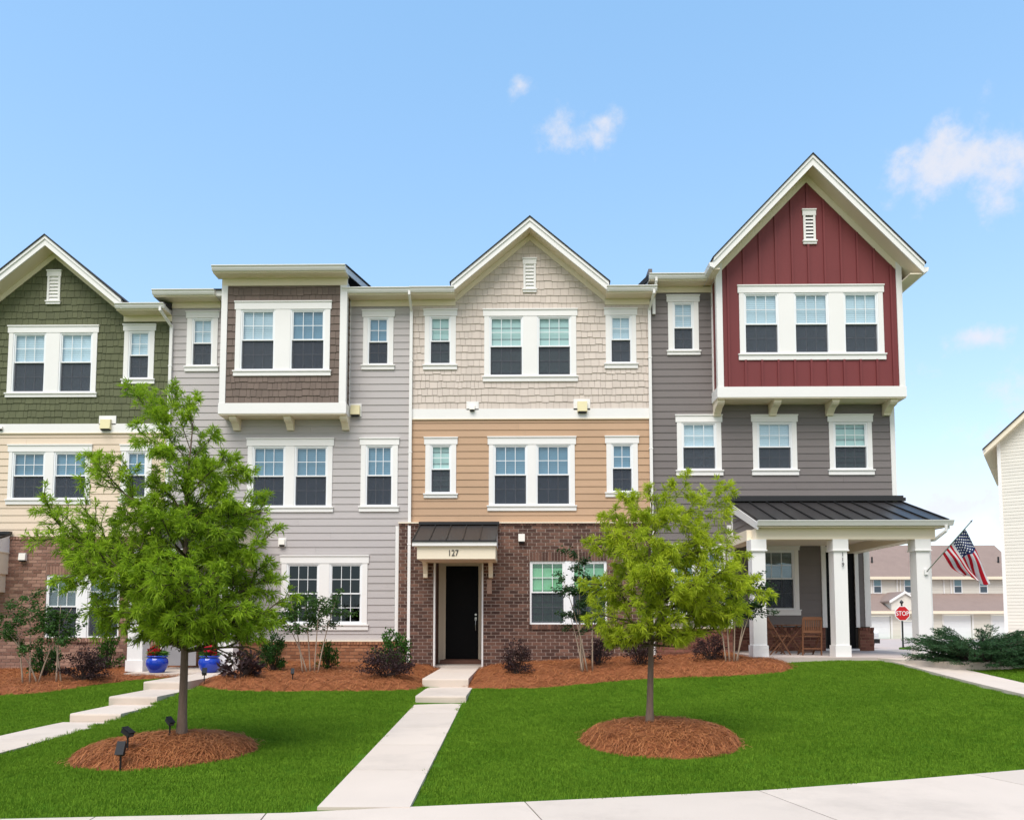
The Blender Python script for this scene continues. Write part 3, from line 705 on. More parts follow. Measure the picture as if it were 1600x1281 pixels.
def windows(H, hd, un, uy, sl, mid, cols, Y=20.0, blind=BLIND_WHITE, glass=GLASS, screen=True, casing=True, trim=WHITE, brick=False, rows=2):
    """hd header (x0,y0,x1,y1) px, un [(x0,x1)..], uy (top,bottom), sl sill (x0,y0,x1,y1) px. Returns (hole in cladding, holes in wall)"""
    cy = (uy[0] + uy[1]) / 2; cxp = (un[0][0] + un[-1][1]) / 2
    z1, z0, zm = Z(uy[0], cxp, Y), Z(uy[1], cxp, Y), Z(mid, cxp, Y)
    if blind is BLIND_MINT: glass = GLASS_CLEAR
    us = [(X(a, cy, Y), X(b, cy, Y)) for a, b in un]
    wavg = sum(b - a for a, b in us) / len(us)
    us = [((a + b) / 2 - wavg / 2, (a + b) / 2 + wavg / 2) for a, b in us]
    opens = [(a, b, z0, z1) for a, b in us]
    if casing:
        hx0, hx1 = X(hd[0], cy, Y), X(hd[2], cy, Y); hz1 = Z(hd[1], cxp, Y)
        c = (us[0][0] + us[-1][1]) / 2; hw = (hx1 - hx0) / 2; hx0, hx1 = c - hw, c + hw
        sz0 = Z(sl[3], cxp, Y)
        ins = .045
        mb = MB(); xs = [hx0 + ins] + [v for u in us for v in u] + [hx1 - ins]
        cas = None
        for a, b in zip(xs[0::2], xs[1::2]):
            c_ = MB().box(a, b, Y - .034, Y + .02, z0, z1).build('window_casing', trim, H); cas = cas or c_
        zc = z1 + .002
        MB().box(hx0 + .012, hx1 - .012, Y - .042, Y + .02, zc, hz1 - .032).box(hx0, hx1, Y - .062, Y + .02, hz1 - .031, hz1).build('head_casing', trim, cas)
        MB().box(hx0 + .01, hx1 - .01, Y - .042, Y + .02, sz0, z0 - .034).box(hx0 - .005, hx1 + .005, Y - .066, Y + .02, z0 - .033, z0 - .001).build('window_sill', trim, cas)
        hole = (hx0 + ins + .008, hx1 - ins - .008, sz0 + .006, hz1 - .006)
    else: hole = (us[0][0], us[-1][1], z0, z1)
    for i, (a, b) in enumerate(us):
        fw, sw = .038, .030; mb = MB(); e = .0008
        Ya, Yb = Y - .022, Y + .085
        if brick: Ya = Y - .01
        mb.box(a + e, a + fw, Ya, Yb, z0 + e, z1 - e).box(b - fw, b - e, Ya, Yb, z0 + e, z1 - e).box(a + fw, b - fw, Ya, Yb, z1 - fw, z1 - e).box(a + fw, b - fw, Ya, Yb, z0 + e, z0 + fw)
        win = mb.build('window', VINYL, H)
        i0, i1 = a + fw, b - fw; bl = blind[i] if isinstance(blind, (list, tuple)) else blind
        for (lo, hi, yy, nm) in ((zm - .018, z1 - fw, Y - .004, 'upper_sash'), (z0 + fw, zm + .018, Y + .032, 'lower_sash')):
            s = MB(); g = .0006
            s.box(i0 + g, i0 + sw, yy, yy + .03, lo, hi - g).box(i1 - sw, i1 - g, yy, yy + .03, lo, hi - g).box(i0 + sw, i1 - sw, yy, yy + .03, hi - sw, hi - g).box(i0 + sw, i1 - sw, yy, yy + .03, lo, lo + sw + .004)
            s.build(nm, VINYL, win)
            p0, p1, q0, q1 = i0 + sw, i1 - sw, lo + sw + .004, hi - sw
            dx, dz = (p1 - p0) / cols, (q1 - q0) / rows
            pm = bpy.data.meshes.new('pane'); 
            pm = MB().box(0, dx - .001, 0, .004, 0, dz - .001).mesh('pane'); pm.materials.append(glass)
            for cx in range(cols):
                for cz in range(rows): link('pane', pm, None, win, (p0 + cx * dx + .0005, yy + .016, q0 + cz * dz + .0005))
            if cols > 1:
                vm = MB().box(-.0075, .0075, 0, .008, 0, q1 - q0).mesh('muntin'); vm.materials.append(VINYL)
                for cx in range(1, cols): link('muntin', vm, None, win, (p0 + cx * dx, yy + .006, q0))
            hm = MB().box(0, p1 - p0, 0, .008, -.0075, .0075).mesh('muntin'); hm.materials.append(VINYL)
            for cz in range(1, rows): link('muntin', hm, None, win, (p0, yy + .0068, q0 + cz * dz))
        if screen: MB().box(i0 + .004, i1 - .004, Y + .0275, Y + .0295, z0 + fw, zm - .02).build('insect_screen', SCREEN, win)
        if bl is not None: MB().box(a + fw, b - fw, Y + .0635, Y + .072, z0 + fw, z1 - fw).build('blind', bl, win)
    return hole, opens
def eave(H, x0, x1, zt, Yw, oh=.42, froff=0, ends=True, frieze=.15, fx=None, ends_y=None):
    yf = Yw - oh
    prof = [(yf, zt - .125), (yf - .055, zt - .125), (yf - .085, zt - .075), (yf - .085, zt - .05), (yf - .12, zt - .018), (yf - .12, zt), (yf - .108, zt), (yf - .108, zt - .014), (yf - .012, zt - .014), (yf - .012, zt), (yf, zt)]
    g = MB().prism(prof, 'x', x0, x1).build('gutter', WHITE, H)
    MB().box(x0 + .004, x1 - .004, yf + .001, yf + .022, zt - .16, zt - .004).build('fascia', BOUNCE_CREAM, H)
    MB().box(x0 + .003, x1 - .003, yf + .023, Yw - .001, zt - .155, zt - .13).build('soffit', BOUNCE_CREAM, H)
    a, b = fx or (x0, x1)
    if frieze: MB().box(a, b, Yw - .032, Yw + .03, zt - .156 - frieze, zt - .156).build('frieze_board', BOUNCE_CREAM, H)
    return zt - .156 - frieze
def gable(H, xc, zpk, sl, xl, xr, Yw, oh, fr=.16, rk=.25, back=6.0, fl=None, frr=None, eaveret=False, slr=None):
    """zpk: wall line at ridge; sl: rise per run; roof ends at xl/xr; frieze ends at fl/frr"""
    roof = None
    for s, xe, fe in ((-1, xl, fl if fl is not None else xl), (1, xr, frr if frr is not None else xr)):
        d = abs(xe - xc); zb = zpk + fr
        def q(h0, h1, xend=xe, cutx=0): 
            D = abs(xend - xc)
            P = [(xc, zb + h0), (xend, zb + h0 - sl * D), (xend, zb + h1 - sl * D), (xc, zb + h1)]
            return P
        MB().prism(q(0, rk - .045), 'y', Yw - oh, Yw + back).build('rake_soffit', BOUNCE_CREAM, H)
        MB().prism(q(-.03, rk - .05), 'y', Yw - oh - .04, Yw - oh - .001).build('rake_board', WHITE, H)
        MB().prism(q(rk - .115, rk - .028), 'y', Yw - oh - .065, Yw - oh - .041).build('rake_trim', WHITE, H)
        e2 = xe + s * .035
        MB().prism(q(rk - .027, rk + .012, e2), 'y', Yw - oh - .085, Yw + back).build('roof_edge', ROOF_DARK, H)
        if fr:
            D = abs(fe - xc)
            MB().prism([(xc, zpk), (fe, zpk - sl * D), (fe, zb - .002 - sl * D), (xc, zb - .002)], 'y', Yw - .034, Yw + .02).build('rake_frieze', BOUNCE_CREAM, H)
    MB().prism([(xc, zpk + fr), (xl + .25, zpk + fr - sl * (xc - xl - .25)), (xr - .25, zpk + fr - sl * (xr - xc - .25))], 'y', Yw + .101, Yw + .15).build('gable_backing', SHAKE_BACK, H)
def vent(H, px0, py0, px1, py1, Y):
    x0, z1 = U(px0, py0, Y); x1, z0 = U(px1, py1, Y)
    h = z1 - z0; 
    mb = MB().box(x0 + .03, x0 + .085, Y - .045, Y + .01, z0 + .095, z1 - .17).box(x1 - .085, x1 - .03, Y - .045, Y + .01, z0 + .095, z1 - .17)
    mb.box(x0 + .085, x1 - .085, Y - .012, Y + .01, z0 + .095, z1 - .17)
    v = mb.build('gable_vent', WHITE, H)
    MB().box(x0 + .012, x1 - .012, Y - .05, Y + .01, z1 - .168, z1 - .034).box(x0, x1, Y - .068, Y + .01, z1 - .033, z1).build('head_casing', WHITE, v)
    MB().box(x0 + .012, x1 - .012, Y - .05, Y + .01, z0, z0 + .06).box(x0, x1, Y - .072, Y + .01, z0 + .061, z0 + .094).build('window_sill', WHITE, v)
    n = 7; a, b = z0 + .10, z1 - .18; s = (b - a) / n
    lm = MB().add([(x0 + .086, Y - .04, 0), (x1 - .086, Y - .04, 0), (x1 - .086, Y - .012, s * .62), (x0 + .086, Y - .012, s * .62), (x0 + .086, Y - .04, .014), (x1 - .086, Y - .04, .014), (x1 - .086, Y - .012, s * .62 + .014), (x0 + .086, Y - .012, s * .62 + .014)],
                  [(0, 3, 2, 1), (4, 5, 6, 7), (0, 1, 5, 4), (1, 2, 6, 5), (2, 3, 7, 6), (3, 0, 4, 7)]).mesh('louvre'); lm.materials.append(WHITE)
    for i in range(n): link('louvre', lm, None, v, (0, 0, a + i * s))
    return (x0 + .04, x1 - .04, z0 + .006, z1 - .006)
def downspout(H, x, Yw, zt, zb, dx=0.0, oh=.42, w_=.075, foot=True):
    mb = MB(); yf = Yw - oh - .05; y1 = Yw - .065
    mb.beam((x + dx, yf, zt - .10), (x + dx, yf, zt - .2), w_, .055)
    mb.beam((x + dx, yf, zt - .18), (x, y1, zt - .46), w_, .06)
    mb.box(x - w_ / 2, x + w_ / 2, y1 - .03, y1 + .03, zb, zt - .43)
    if foot: mb.beam((x, y1, zb + .05), (x, y1 - .16, zb - .01), w_, .06)
    d = mb.build('downspout', WHITE, H)
    for z in np.arange(zb + .6, zt - .6, 2.4): MB().box(x - w_ / 2 - .012, x + w_ / 2 + .012, y1 - .034, y1 + .05, z, z + .03).build('strap', WHITE, d)
def wall_box(H, name, px0, py0, px1, py1, Y, mat, depth, plate=None, platemat=WHITE, lip=True):
    x0, z1 = U(px0, py0, Y); x1, z0 = U(px1, py1, Y); o = None
    mb = MB().prism([(Y - .02, z0), (Y - depth, z0 + .015), (Y - depth * .8, z1 - .01), (Y - .02, z1)], 'x', x0, x1)
    o = mb.build(name, mat, H)
    if lip: MB().box(x0 + .02, x1 - .02, Y - depth + .01, Y - .03, z0 - .025, z0 - .001).build('hood_opening', BLACK_PLASTIC, o)
    if plate:
        a, d = U(plate[0], plate[1], Y); b, c = U(plate[2], plate[3], Y)
        MB().box(a, b, Y - .034, Y + .01, c, d).build('mounting_block', platemat, o)
def bracket(H, xa, xb, Yw, Yf, zt, drop):
    # scrolled wooden bracket under an overhang
    pr = [(Yw, zt), (Yf, zt), (Yf, zt - .07), (Yf + .05, zt - .12), (Yw - (Yw - Yf) * .55, zt - drop * .5), (Yw - .12, zt - drop * .85), (Yw - .10, zt - drop), (Yw, zt - drop)]
    MB().prism(pr, 'x', xa, xb).build('bracket', BOUNCE_CREAM, H)
def main_roof(H, x0, x1, zt, Yw, oh=.42, pitch=.29, ridge=25.6, back=31.3, gab=None):
    if gab:
        main_roof(H, x0, gab[0], zt, Yw); main_roof(H, gab[1], x1, zt, Yw)
        y2 = Yw + .3; main_roof(H, gab[0] + .001, gab[1] - .001, zt + .29 * (y2 - Yw + oh), y2, oh=.0); return
    yf = Yw - oh - .03; zr = zt + .03 + pitch * (ridge - yf); zb = zr - pitch * (back - ridge)
    MB().prism([(yf, zt + .005), (yf, zt + .035), (ridge, zr), (back, zb), (back, zb - .12), (ridge, zr - .12), (yf + .35, zt - .02)], 'x', x0, x1).build('roof', ROOF_DARK, H)
    MB().prism([(yf + .06, zt - .13), (yf + .05, zt + .0), (ridge, zr - .05), (back - .1, zb - .06), (back - .1, zb - .2), (ridge, zr - .26), (yf + .5, zt - .13)], 'x', x0 + .03, x1 - .03).build('rake_board', WHITE, H)
def shell(H, x0, x1, z0, zt, mat=CREAM_SIDING, back=30.8, sides=(1, 1), floors=None):
    mb = MB().box(x0, x1, back, back + .1, z0, zt)
    mb.build('rear_wall', mat, H)
    if sides[0]: MB().box(x0, x0 + .1, 20.105, back, z0, zt).build('side_wall', mat, H)
    if sides[1]: MB().box(x1 - .1, x1, 20.105, back, z0, zt).build('side_wall', mat, H)
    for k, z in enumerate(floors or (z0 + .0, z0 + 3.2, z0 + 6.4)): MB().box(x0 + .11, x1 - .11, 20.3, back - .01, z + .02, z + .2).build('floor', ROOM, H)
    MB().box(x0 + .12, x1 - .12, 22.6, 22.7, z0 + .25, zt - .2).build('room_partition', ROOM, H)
def canopy(H, xl, xr, Yw, Yf, ztop, zeave, zfas, zpan, xs_seam, npans=5, num=None):
    mb = MB().prism([(Yw, ztop), (Yf, zeave), (Yf, zeave - .02), (Yw, ztop - .02)], 'x', xl + .01, xr - .01)
    rf = mb.build('canopy_roof', METAL_BLACK, H)
    s = (xr - xl) / npans; sp = (Yw - Yf); sl = (ztop - zeave) / sp
    for i in range(npans + 1):
        x = xl + .012 + (xr - xl - .024) * i / npans
        MB().add([(x - .012, Yf - .005, zeave - .01), (x + .012, Yf - .005, zeave - .01), (x + .012, Yf - .005, zeave + .03), (x - .012, Yf - .005, zeave + .03), (x - .012, Yw, ztop - .01), (x + .012, Yw, ztop - .01), (x + .012, Yw, ztop + .03), (x - .012, Yw, ztop + .03)],
                 [(0, 1, 2, 3), (7, 6, 5, 4), (0, 4, 5, 1), (1, 5, 6, 2), (2, 6, 7, 3), (3, 7, 4, 0)]).build('roof_seam', METAL_EDGE, rf)
    MB().box(xl - .02, xr + .02, Yw - .10, Yw + .02, ztop + .0, ztop + .075).build('flashing', METAL_EDGE, rf)
    MB().box(xl - .01, xr + .01, Yf - .03, Yf + .02, zeave - .045, zeave - .021).build('drip_edge', METAL_EDGE, rf)
    MB().box(xl, xr, Yf - .01, Yf + .03, zfas, zeave - .046).build('fascia', WHITE, H)
    MB().box(xl + .11, xr - .03, Yf + .06, Yw - .001, zpan, zfas + .0).build('canopy_beam', BOUNCE_CREAM, H)
    MB().box(xl + .03, xr - .01, Yf + .031, Yw - .002, zfas + .001, zfas + .03).build('soffit', BOUNCE_CREAM, H)
    for x in (xl + .02, xr - .045):
        MB().prism([(Yw - .002, ztop - .03), (Yf + .04, zeave - .05), (Yf + .04, zfas + .032), (Yw - .002, zfas + .032)], 'x', x, x + .025).build('gable_side', WHITE, H)
# ------------------------------------------------------------------ the four townhouses
FY = 20.0
XG, XT0, XT1, XR = X(266, 600), X(641.5, 700), X(1016.5, 600), X(1396, 680)

# ---- middle house: dark brick, tan boards, beige shingles
H = empty('townhouse', ((XT0 + XT1) / 2, 20, .5), 'middle townhouse with dark brick base, tan boards, beige shingled gable and black door', 'house', 'row of townhouses')
T = H
YB = 19.93
holes, opens, bh, bo = [], [], [], []
for a in [((661, 483.6, 715, 494), [(671, 705)], (494.5, 570), (662, 570, 714, 578), 533, 2, BLIND_MINT),
          ((754, 483, 903, 493), [(764.4, 817.5), (839, 893)], (494.5, 588), (755, 588, 903, 596.4), 541, 3, BLIND_MINT),
          ((943, 482, 996, 493), [(953, 987)], (493.3, 568), (944, 568, 997, 576), 530.5, 2, BLIND_WHITE),
          ((662, 683, 715.5, 694), [(672, 705.5)], (694.6, 771), (662, 771, 715.5, 778), 732.7, 2, BLIND_MINT),
          ((761.4, 682, 901, 694), [(770.6, 824.4), (837.5, 891.3)], (694.6, 789.6), (762, 789.6, 902, 798), 741.6, 3, BLIND_SKY),
          ((944.6, 681, 999, 692), [(955, 989)], (693, 769), (945, 769, 999, 776.5), 731, 2, BLIND_SKY)]:
    h, o = windows(H, a[0], a[1], a[2], a[3], a[4], a[5], blind=a[6]); holes.append(h); opens += o
h, o = windows(H, None, [(828, 883), (893, 948)], (876.5, 975), None, 925, 3, Y=YB + .03, blind=BLIND_GREEN, glass=GLASS_CLEAR, casing=False, brick=True)
gw = (o[0][0] - .005, o[-1][1] + .005, o[0][2], o[0][3])
MB().box(o[0][1] + .001, o[1][0] - .001, YB + .0, YB + .11, o[0][2], o[0][3]).build('window_mullion', VINYL, H)
zb_t, zb_b = Z(654), Z(639)                      # white band
zs = Z(816)                                      # bottom of the tan boards
zbr = zs - .09
zpk = Z(376.4, 827.6); xpk = X(827.6, 400); zft = Z(473, 830); xl_, xr_ = X(710.8, 473), X(946, 473)
sl = (zpk - zft) / ((xr_ - xl_) / 2)
zev_l = Z(447.8, 640, FY - .54); zev_r = Z(444.5, 990, FY - .54); zev = (zev_l + zev_r) / 2
vh = vent(H, 816, 404, 839, 457.5, FY); holes.append(vh)
zfr = zev - .156 - .15
def lim_t(z):
    if z < zfr: return (XT0, XT1)
    d = (zpk + .1 - z) / sl; return (max(XT0, xpk - d), min(XT1, xpk + d))
shingles(H, XT0, XT1, zb_b, zpk + .05, FY, BEIGE_SHAKE, holes, lim=lim_t, seed=3)
siding(H, XT0, XT1, zs, zb_t, FY, TAN_SIDING, holes)
MB().box(XT0, XT1, FY - .034, FY + .02, zb_t, zb_b).build('band_board', WHITE, H)
MB().box(XT0, XT1, FY - .048, FY + .02, zb_t - .03, zb_t - .001).build('drip_cap', BOUNCE_CREAM, H)
ex0, ex1 = X(677.5, 950, YB), X(755, 950, YB); ez1 = Z(877, 700, YB)
entry = (ex0, ex1, .3, ez1)
backing(H, 'wall', XT0, XT1, zs, zev - .1, FY, BEIGE_BACK, opens, lift=.0045)
MB().prism([(xl_, zev - .099), (xr_, zev - .099), (xpk, zpk + .1)], 'y', FY + .0045, FY + .1).build('gable_wall', BEIGE_BACK, H)
BX0, BX1 = X(622.5, 900, YB), XT1 + .05
bholes = [gw, entry]
wallb = backing(H, 'brick_wall', BX0, BX1, .25, zbr, YB, MORTAR_PALE, bholes, th=.16)
zlt = Z(862, 880, YB); zsl = Z(983, 880, YB)
bricks(wallb, BX0, BX1, .25, zbr, YB, BRICK_DARK, [(gw[0], gw[1], zsl, zlt), entry], seed=5, key=lambda p: abs((p[0] + p[1]) / 2 - X(745, 900)) * .8 + (2 if p[2] > 3.4 else 0) + (2 if p[2] < .4 else 0))
soldier(wallb, gw[0], gw[1], gw[3] + .006, zlt - .006, YB, BRICK_DARK, kind='brick')
soldier(wallb, gw[0] - .03, gw[1] + .03, zsl + .004, gw[2] - .004, YB - .02, BRICK_DARK, name='sill_brick')
soldier(wallb, BX0, BX1, zbr + .004, zs - .035, YB, BRICK_DARK, name='cap_brick')
MB().box(BX0 - .01, BX1, YB - .05, FY + .02, zs - .034, zs - .003).build('ledge_trim', BOUNCE_CREAM, H)
MB().box(BX0, BX0 + .02, YB + .001, FY + .01, .3, zbr).build('brick_return', BRICK_DARK, H)
# recessed entry
RD = 1.2
MB().box(ex0 - .09, ex0 - .001, YB + .161, FY + RD, .3, ez1 + .05).build('entry_wall', BRICK_DARK, H)
MB().box(ex1 + .001, ex1 + .09, YB + .161, FY + RD, .3, ez1 + .05).build('entry_wall', BRICK_DARK, H)
MB().box(ex0 - .09, ex1 + .09, YB + .161, FY + RD + .1, ez1 + .051, ez1 + .12).build('entry_ceiling', BOUNCE_CREAM, H)
tw = .06
MB().box(ex0 - .001, ex0 + tw - .02, YB - .03, YB + .16, .40, ez1 - .002).box(ex1 - tw + .02, ex1 + .001, YB - .03, YB + .16, .40, ez1 - .002).build('entry_trim', WHITE, H)
DY = FY + RD - .05; zd0, zd1 = Z(1029, 720, DY), Z(884, 720, DY)
dx0, dx1 = X(696.5, 950, DY), X(747.5, 950, DY)
MB().box(ex0 - .0, dx0 - .002, DY - .02, DY + .12, .41, ez1 + .05).box(dx1 + .002, ex1 + .0, DY - .02, DY + .12, .41, ez1 + .05).box(dx0 - .002, dx1 + .002, DY - .02, DY + .12, zd1 + .002, ez1 + .05).box(dx0 - .08, dx0 - .02, DY - .05, DY - .021, .45, zd1 + .1).box(dx1 + .02, dx1 + .08, DY - .05, DY - .021, .45, zd1 + .1).build('door_frame', BOUNCE_CREAM, H)
MB().box(ex0, ex1, YB + .17, DY - .001, .36, zd0 - .12).build('entry_floor', CONCRETE_EDGE, H)
MB().box(ex0 + .07, ex1 - .01, DY - .32, DY + .1, zd0 - .119, zd0 - .02).box(dx0 - .03, dx1 + .03, DY - .06, DY + .05, zd0 - .019, zd0 - .002).build('threshold', BRICK_DARK, H)
door = MB().box(dx0, dx1, DY + .01, DY + .06, zd0, zd1).build('door', BLACK_PAINT, H)
dw, dh = dx1 - dx0, zd1 - zd0
for (u0, u1, v0, v1) in ((.13, .87, .52, .94), (.13, .87, .07, .46)):
    MB().box(dx0 + dw * u0, dx0 + dw * u1, DY + .002, DY + .0095, zd0 + dh * v0, zd0 + dh * v1).build('door_panel', BLACK_PAINT, door)
hx = dx1 - .07; hz = Z(975, 744, DY)
MB().tube([(hx, DY + .0, hz + .14), (hx, DY - .05, hz + .12), (hx, DY - .06, hz - .02), (hx, DY - .05, hz - .15), (hx, DY, hz - .17)], .011, 8).box(hx - .025, hx + .025, DY - .01, DY + .009, hz + .1, hz + .19).build('handle', STEEL, door, smooth=False)
MB().bar((hx, DY + .005, hz + .26), (hx, DY - .025, hz + .26), .03, n=14).build('lock', STEEL, door)
# canopy with the house number
CYF = 18.55
cxl, cxr = X(644, 848, CYF), X(776, 848, CYF)
canopy(H, cxl, cxr, YB - .001, CYF, Z(820, 715, YB), Z(843.5, 710, CYF), Z(852.6, 710, CYF), Z(873, 710, CYF + .06), None, 5)
nm = text_mesh('127', .205, .012); nm.materials.append(METAL_EDGE)
link('house_number', nm, None, H, (X(708, 864, CYF + .04), CYF + .052, Z(864, 708, CYF + .04)), (math.pi / 2, 0, 0), (.85, 1, 1))
for px in (664, 766.5):
    xb = X(px, 890, YB - .2); zt = Z(873, px, YB - .15) - .03
    MB().prism([(YB, zt), (YB - .34, zt), (YB - .34, zt - .06), (YB - .20, zt - .16), (YB - .11, zt - .34), (YB - .10, zt - .44), (YB, zt - .46)], 'x', xb - .055, xb + .055).build('bracket', BOUNCE_CREAM, H)
a, b = U(761, 904.7, YB); c, d = U(768.6, 927.6, YB)
MB().box(a, c, YB - .03, YB, d, b).build('name_plate', surf('pinkish_tile', (.42, .27, .2), .7), H)
wall_box(H, 'security_light', 810, 834, 820, 847, YB, LAMP_WHITE, .12)
wall_box(H, 'vent_hood', 902, 628, 917, 645, FY, YELLOW, .13, (896, 624, 922, 641))
wall_box(H, 'wall_lamp', 734, 634, 742, 642, FY, LAMP_WHITE, .11, (729, 628, 748, 641))
eave(H, XT0 + .002, xl_ + .02, zev, FY, fx=(XT0, xl_ + .02)); eave(H, xr_ - .02, XT1 + .12, zev, FY, fx=(xr_ - .02, XT1))
gable(H, xpk, zpk, sl, xpk - (zpk + .16 - (zev - .11)) / sl, xpk + (zpk + .16 - (zev - .11)) / sl, FY, .44, fl=xl_, frr=xr_)
downspout(H, XT0, FY, zev, .55)
downspout(H, XT1 - .02, FY, zev, .62, dx=.06)
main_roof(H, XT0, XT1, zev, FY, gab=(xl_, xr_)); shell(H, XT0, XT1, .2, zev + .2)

# ---- pale grey house with the brown shingled bay
H = empty('townhouse', ((XG + XT0) / 2, 20, .45), 'pale grey townhouse with a brown shingled box bay on brackets', 'house', 'row of townhouses')
holes, opens = [], []
for a in [((290.5, 487, 344, 497), [(300, 333)], (497.7, 572.5), (290, 572.5, 342, 580.5), 536, 2, BLIND_WHITE),
          ((565, 484.5, 617.5, 495), [(574.5, 608)], (496, 570.5), (564.5, 570.5, 617, 578), 534, 2, BLIND_SKY),
          ((385, 684.6, 523, 695.6), [(394, 446), (460, 512.4)], (697, 792), (385, 792, 522, 800), 743.6, 3, BLIND_SKY),
          ((562, 684, 625, 695), [(571.4, 614)], (695.6, 791), (561.6, 791, 624, 799.3), 742.7, 3, BLIND_SKY)]:
    h, o = windows(H, a[0], a[1], a[2], a[3], a[4], a[5], blind=a[6]); holes.append(h); opens += o
h, o = windows(H, (437, 867, 577, 877.5), [(447.5, 499), (514.5, 566)], (880, 975), (436, 975, 576, 984), 927, 3, blind=None, glass=GLASS_DARK, screen=False); holes.append(h); opens += o
zev = (Z(447.8, 590, FY - .54) + zev_l) / 2; zbt = Z(1001.5, 500)
b0x, b0z = X(346, 540), 0
zfr = zev - .306
pdoor = (X(312, 960), X(346, 960), .43, 2.6)
siding(H, XG, XT0, zbt, zfr, FY, GREY_SIDING, holes + [(X(617, 900) , XT0 + .1, zbt - 1, Z(822)), pdoor])
backing(H, 'wall', XG, XT0, zbt, zev - .1, FY, SHAKE_BACK, opens + [pdoor], lift=.0045)
bw = backing(H, 'brick_wall', XG, BX0 - .02, .2, zbt - .005, FY - .06, MORTAR_BROWN, [(X(312, 960), X(346, 960), .43, 2)], th=.165)
bricks(bw, X(372, 1020, FY - .06), BX0 - .02, .2, zbt - .085, FY - .06, BRICK_ORANGE, [], seed=8)
bricks(bw, XG, X(312, 1000), .2, zbt - .085, FY - .06, BRICK_ORANGE, [], seed=81)
soldier(bw, X(346, 1000), BX0 - .02, zbt - .08, zbt - .008, FY - .06, BRICK_ORANGE, name='cap_brick')
MB().box(XG, BX0 - .02, FY - .1, FY + .02, zbt - .006, zbt + .022).build('ledge_trim', BOUNCE_CREAM, H)
MB().box(X(617.5, 900), BX0 - .0, FY - .03, FY + .02, zbt + .023, Z(822)).build('corner_board', WHITE, H)
eave(H, X(541, 460), XT0, zev, FY, fx=(X(546, 460), XT0)); zevl = Z(451, 300, FY - .54)
eave(H, XG - .32, X(346.5, 460), zevl, FY, fx=(XG, X(346, 460)))
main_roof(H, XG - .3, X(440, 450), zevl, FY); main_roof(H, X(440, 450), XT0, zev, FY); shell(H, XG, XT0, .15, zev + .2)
wall_box(H, 'vent_hood', 549, 634, 563, 650, FY, YELLOW, .13, (545.5, 631, 565, 651))
wall_box(H, 'wall_lamp', 437, 842, 446, 852, FY, LAMP_WHITE, .1, (435.5, 840.5, 447.5, 853.5))
# bay
BY = 19.54
bx0, bx1 = X(347, 540, BY), X(540, 540, BY); bzt, bzb = Z(447, 440, BY), Z(630, 440, BY); bz0 = Z(646.5, 440, BY)
h, o = windows(H, (366, 471, 519, 481.5), [(376, 430), (454, 508)], (484, 579), (364.5, 579, 518, 587.5), 531, 3, Y=BY, blind=[BLIND_WHITE, BLIND_SKY])
backing(H, 'bay_wall', bx0, bx1, bzb, bzt, BY, SHAKE_BACK, o, lift=.0045)
MB().box(bx1 - .1, bx1 - .006, BY + .1, FY, bzb, bzt).build('bay_side', SHAKE_BACK, H); MB().box(bx0 + .006, bx0 + .1, BY + .1, FY, bzb, bzt).build('bay_side', SHAKE_BACK, H)
shingles(H, X(354.5, 540, BY), X(531, 540, BY), bzb, bzt, BY, BROWN_SHAKE, [h], seed=12)
shingles(H, BY + .13, FY - .05, bzb, bzt, 0, BROWN_SHAKE, [], seed=14, side=(bx1 - .003, 1))
shingles(H, BY + .13, FY - .05, bzb, bzt, 0, BROWN_SHAKE, [], seed=15, side=(bx0 + .003, -1))
for xa, xb in ((bx0, X(354.5, 540, BY)), (X(531, 540, BY), bx1)): MB().box(xa - .03 if xa == bx0 else xa, xb + (.03 if xb == bx1 else 0), BY - .036, BY + .11, bzb, bzt).build('corner_board', WHITE, H)
MB().box(bx1 - .01, bx1 + .028, FY - .06, FY + .01, bzb, bzt).build('corner_board', WHITE, H)
MB().box(bx0 - .045, bx1 + .045, BY - .045, FY + .01, bz0, bzb - .001).build('bay_skirt', WHITE, H)
MB().box(bx0 - .03, bx1 + .03, BY - .03, FY - .001, bz0 - .03, bz0 - .001).build('bay_soffit', BOUNCE_CREAM, H)
for pa, pb in ((357, 371), (441, 457), (529, 544)):
    xm = X((pa + pb) / 2, 655, BY + .1); bracket(H, xm - .09, xm + .09, FY - .001, BY + .06, bz0 - .031, .30)
zgt = Z(413, 440, BY - .5)
eave(H, X(329.5, 416, BY - .5), X(539, 416, BY - .5), zgt, BY, oh=.38, fx=(bx0 - .03, bx1 + .03), frieze=max(.1, zgt - .156 - bzt))
rx0, rx1 = X(331, 416, BY - .5), X(538, 416, BY - .5)
MB().prism([(BY - .40, zgt + .005), (BY - .40, zgt + .035), (FY + 2.4, zgt + .035 + .26 * (FY + 2.8 - BY)), (FY + 2.4, zgt + .26 * (FY + 2.8 - BY))], 'x', rx0 - .03, rx1 + .03).build('bay_roof', ROOF_DARK, H)
for x in (rx0, rx1 - .03): MB().prism([(BY - .38, zgt - .15), (BY - .38, zgt + .004), (FY + 2.3, zgt + .26 * (FY + 2.7 - BY) - .02), (FY + 2.3, zgt - .2 + .26 * (FY + 2.7 - BY))], 'x', x, x + .03).build('rake_board', WHITE, H)
MB().box(bx0 + .02, bx1 - .02, BY + .12, FY + 2.2, bzt, zgt - .157).build('bay_attic', BOUNCE_CREAM, H)
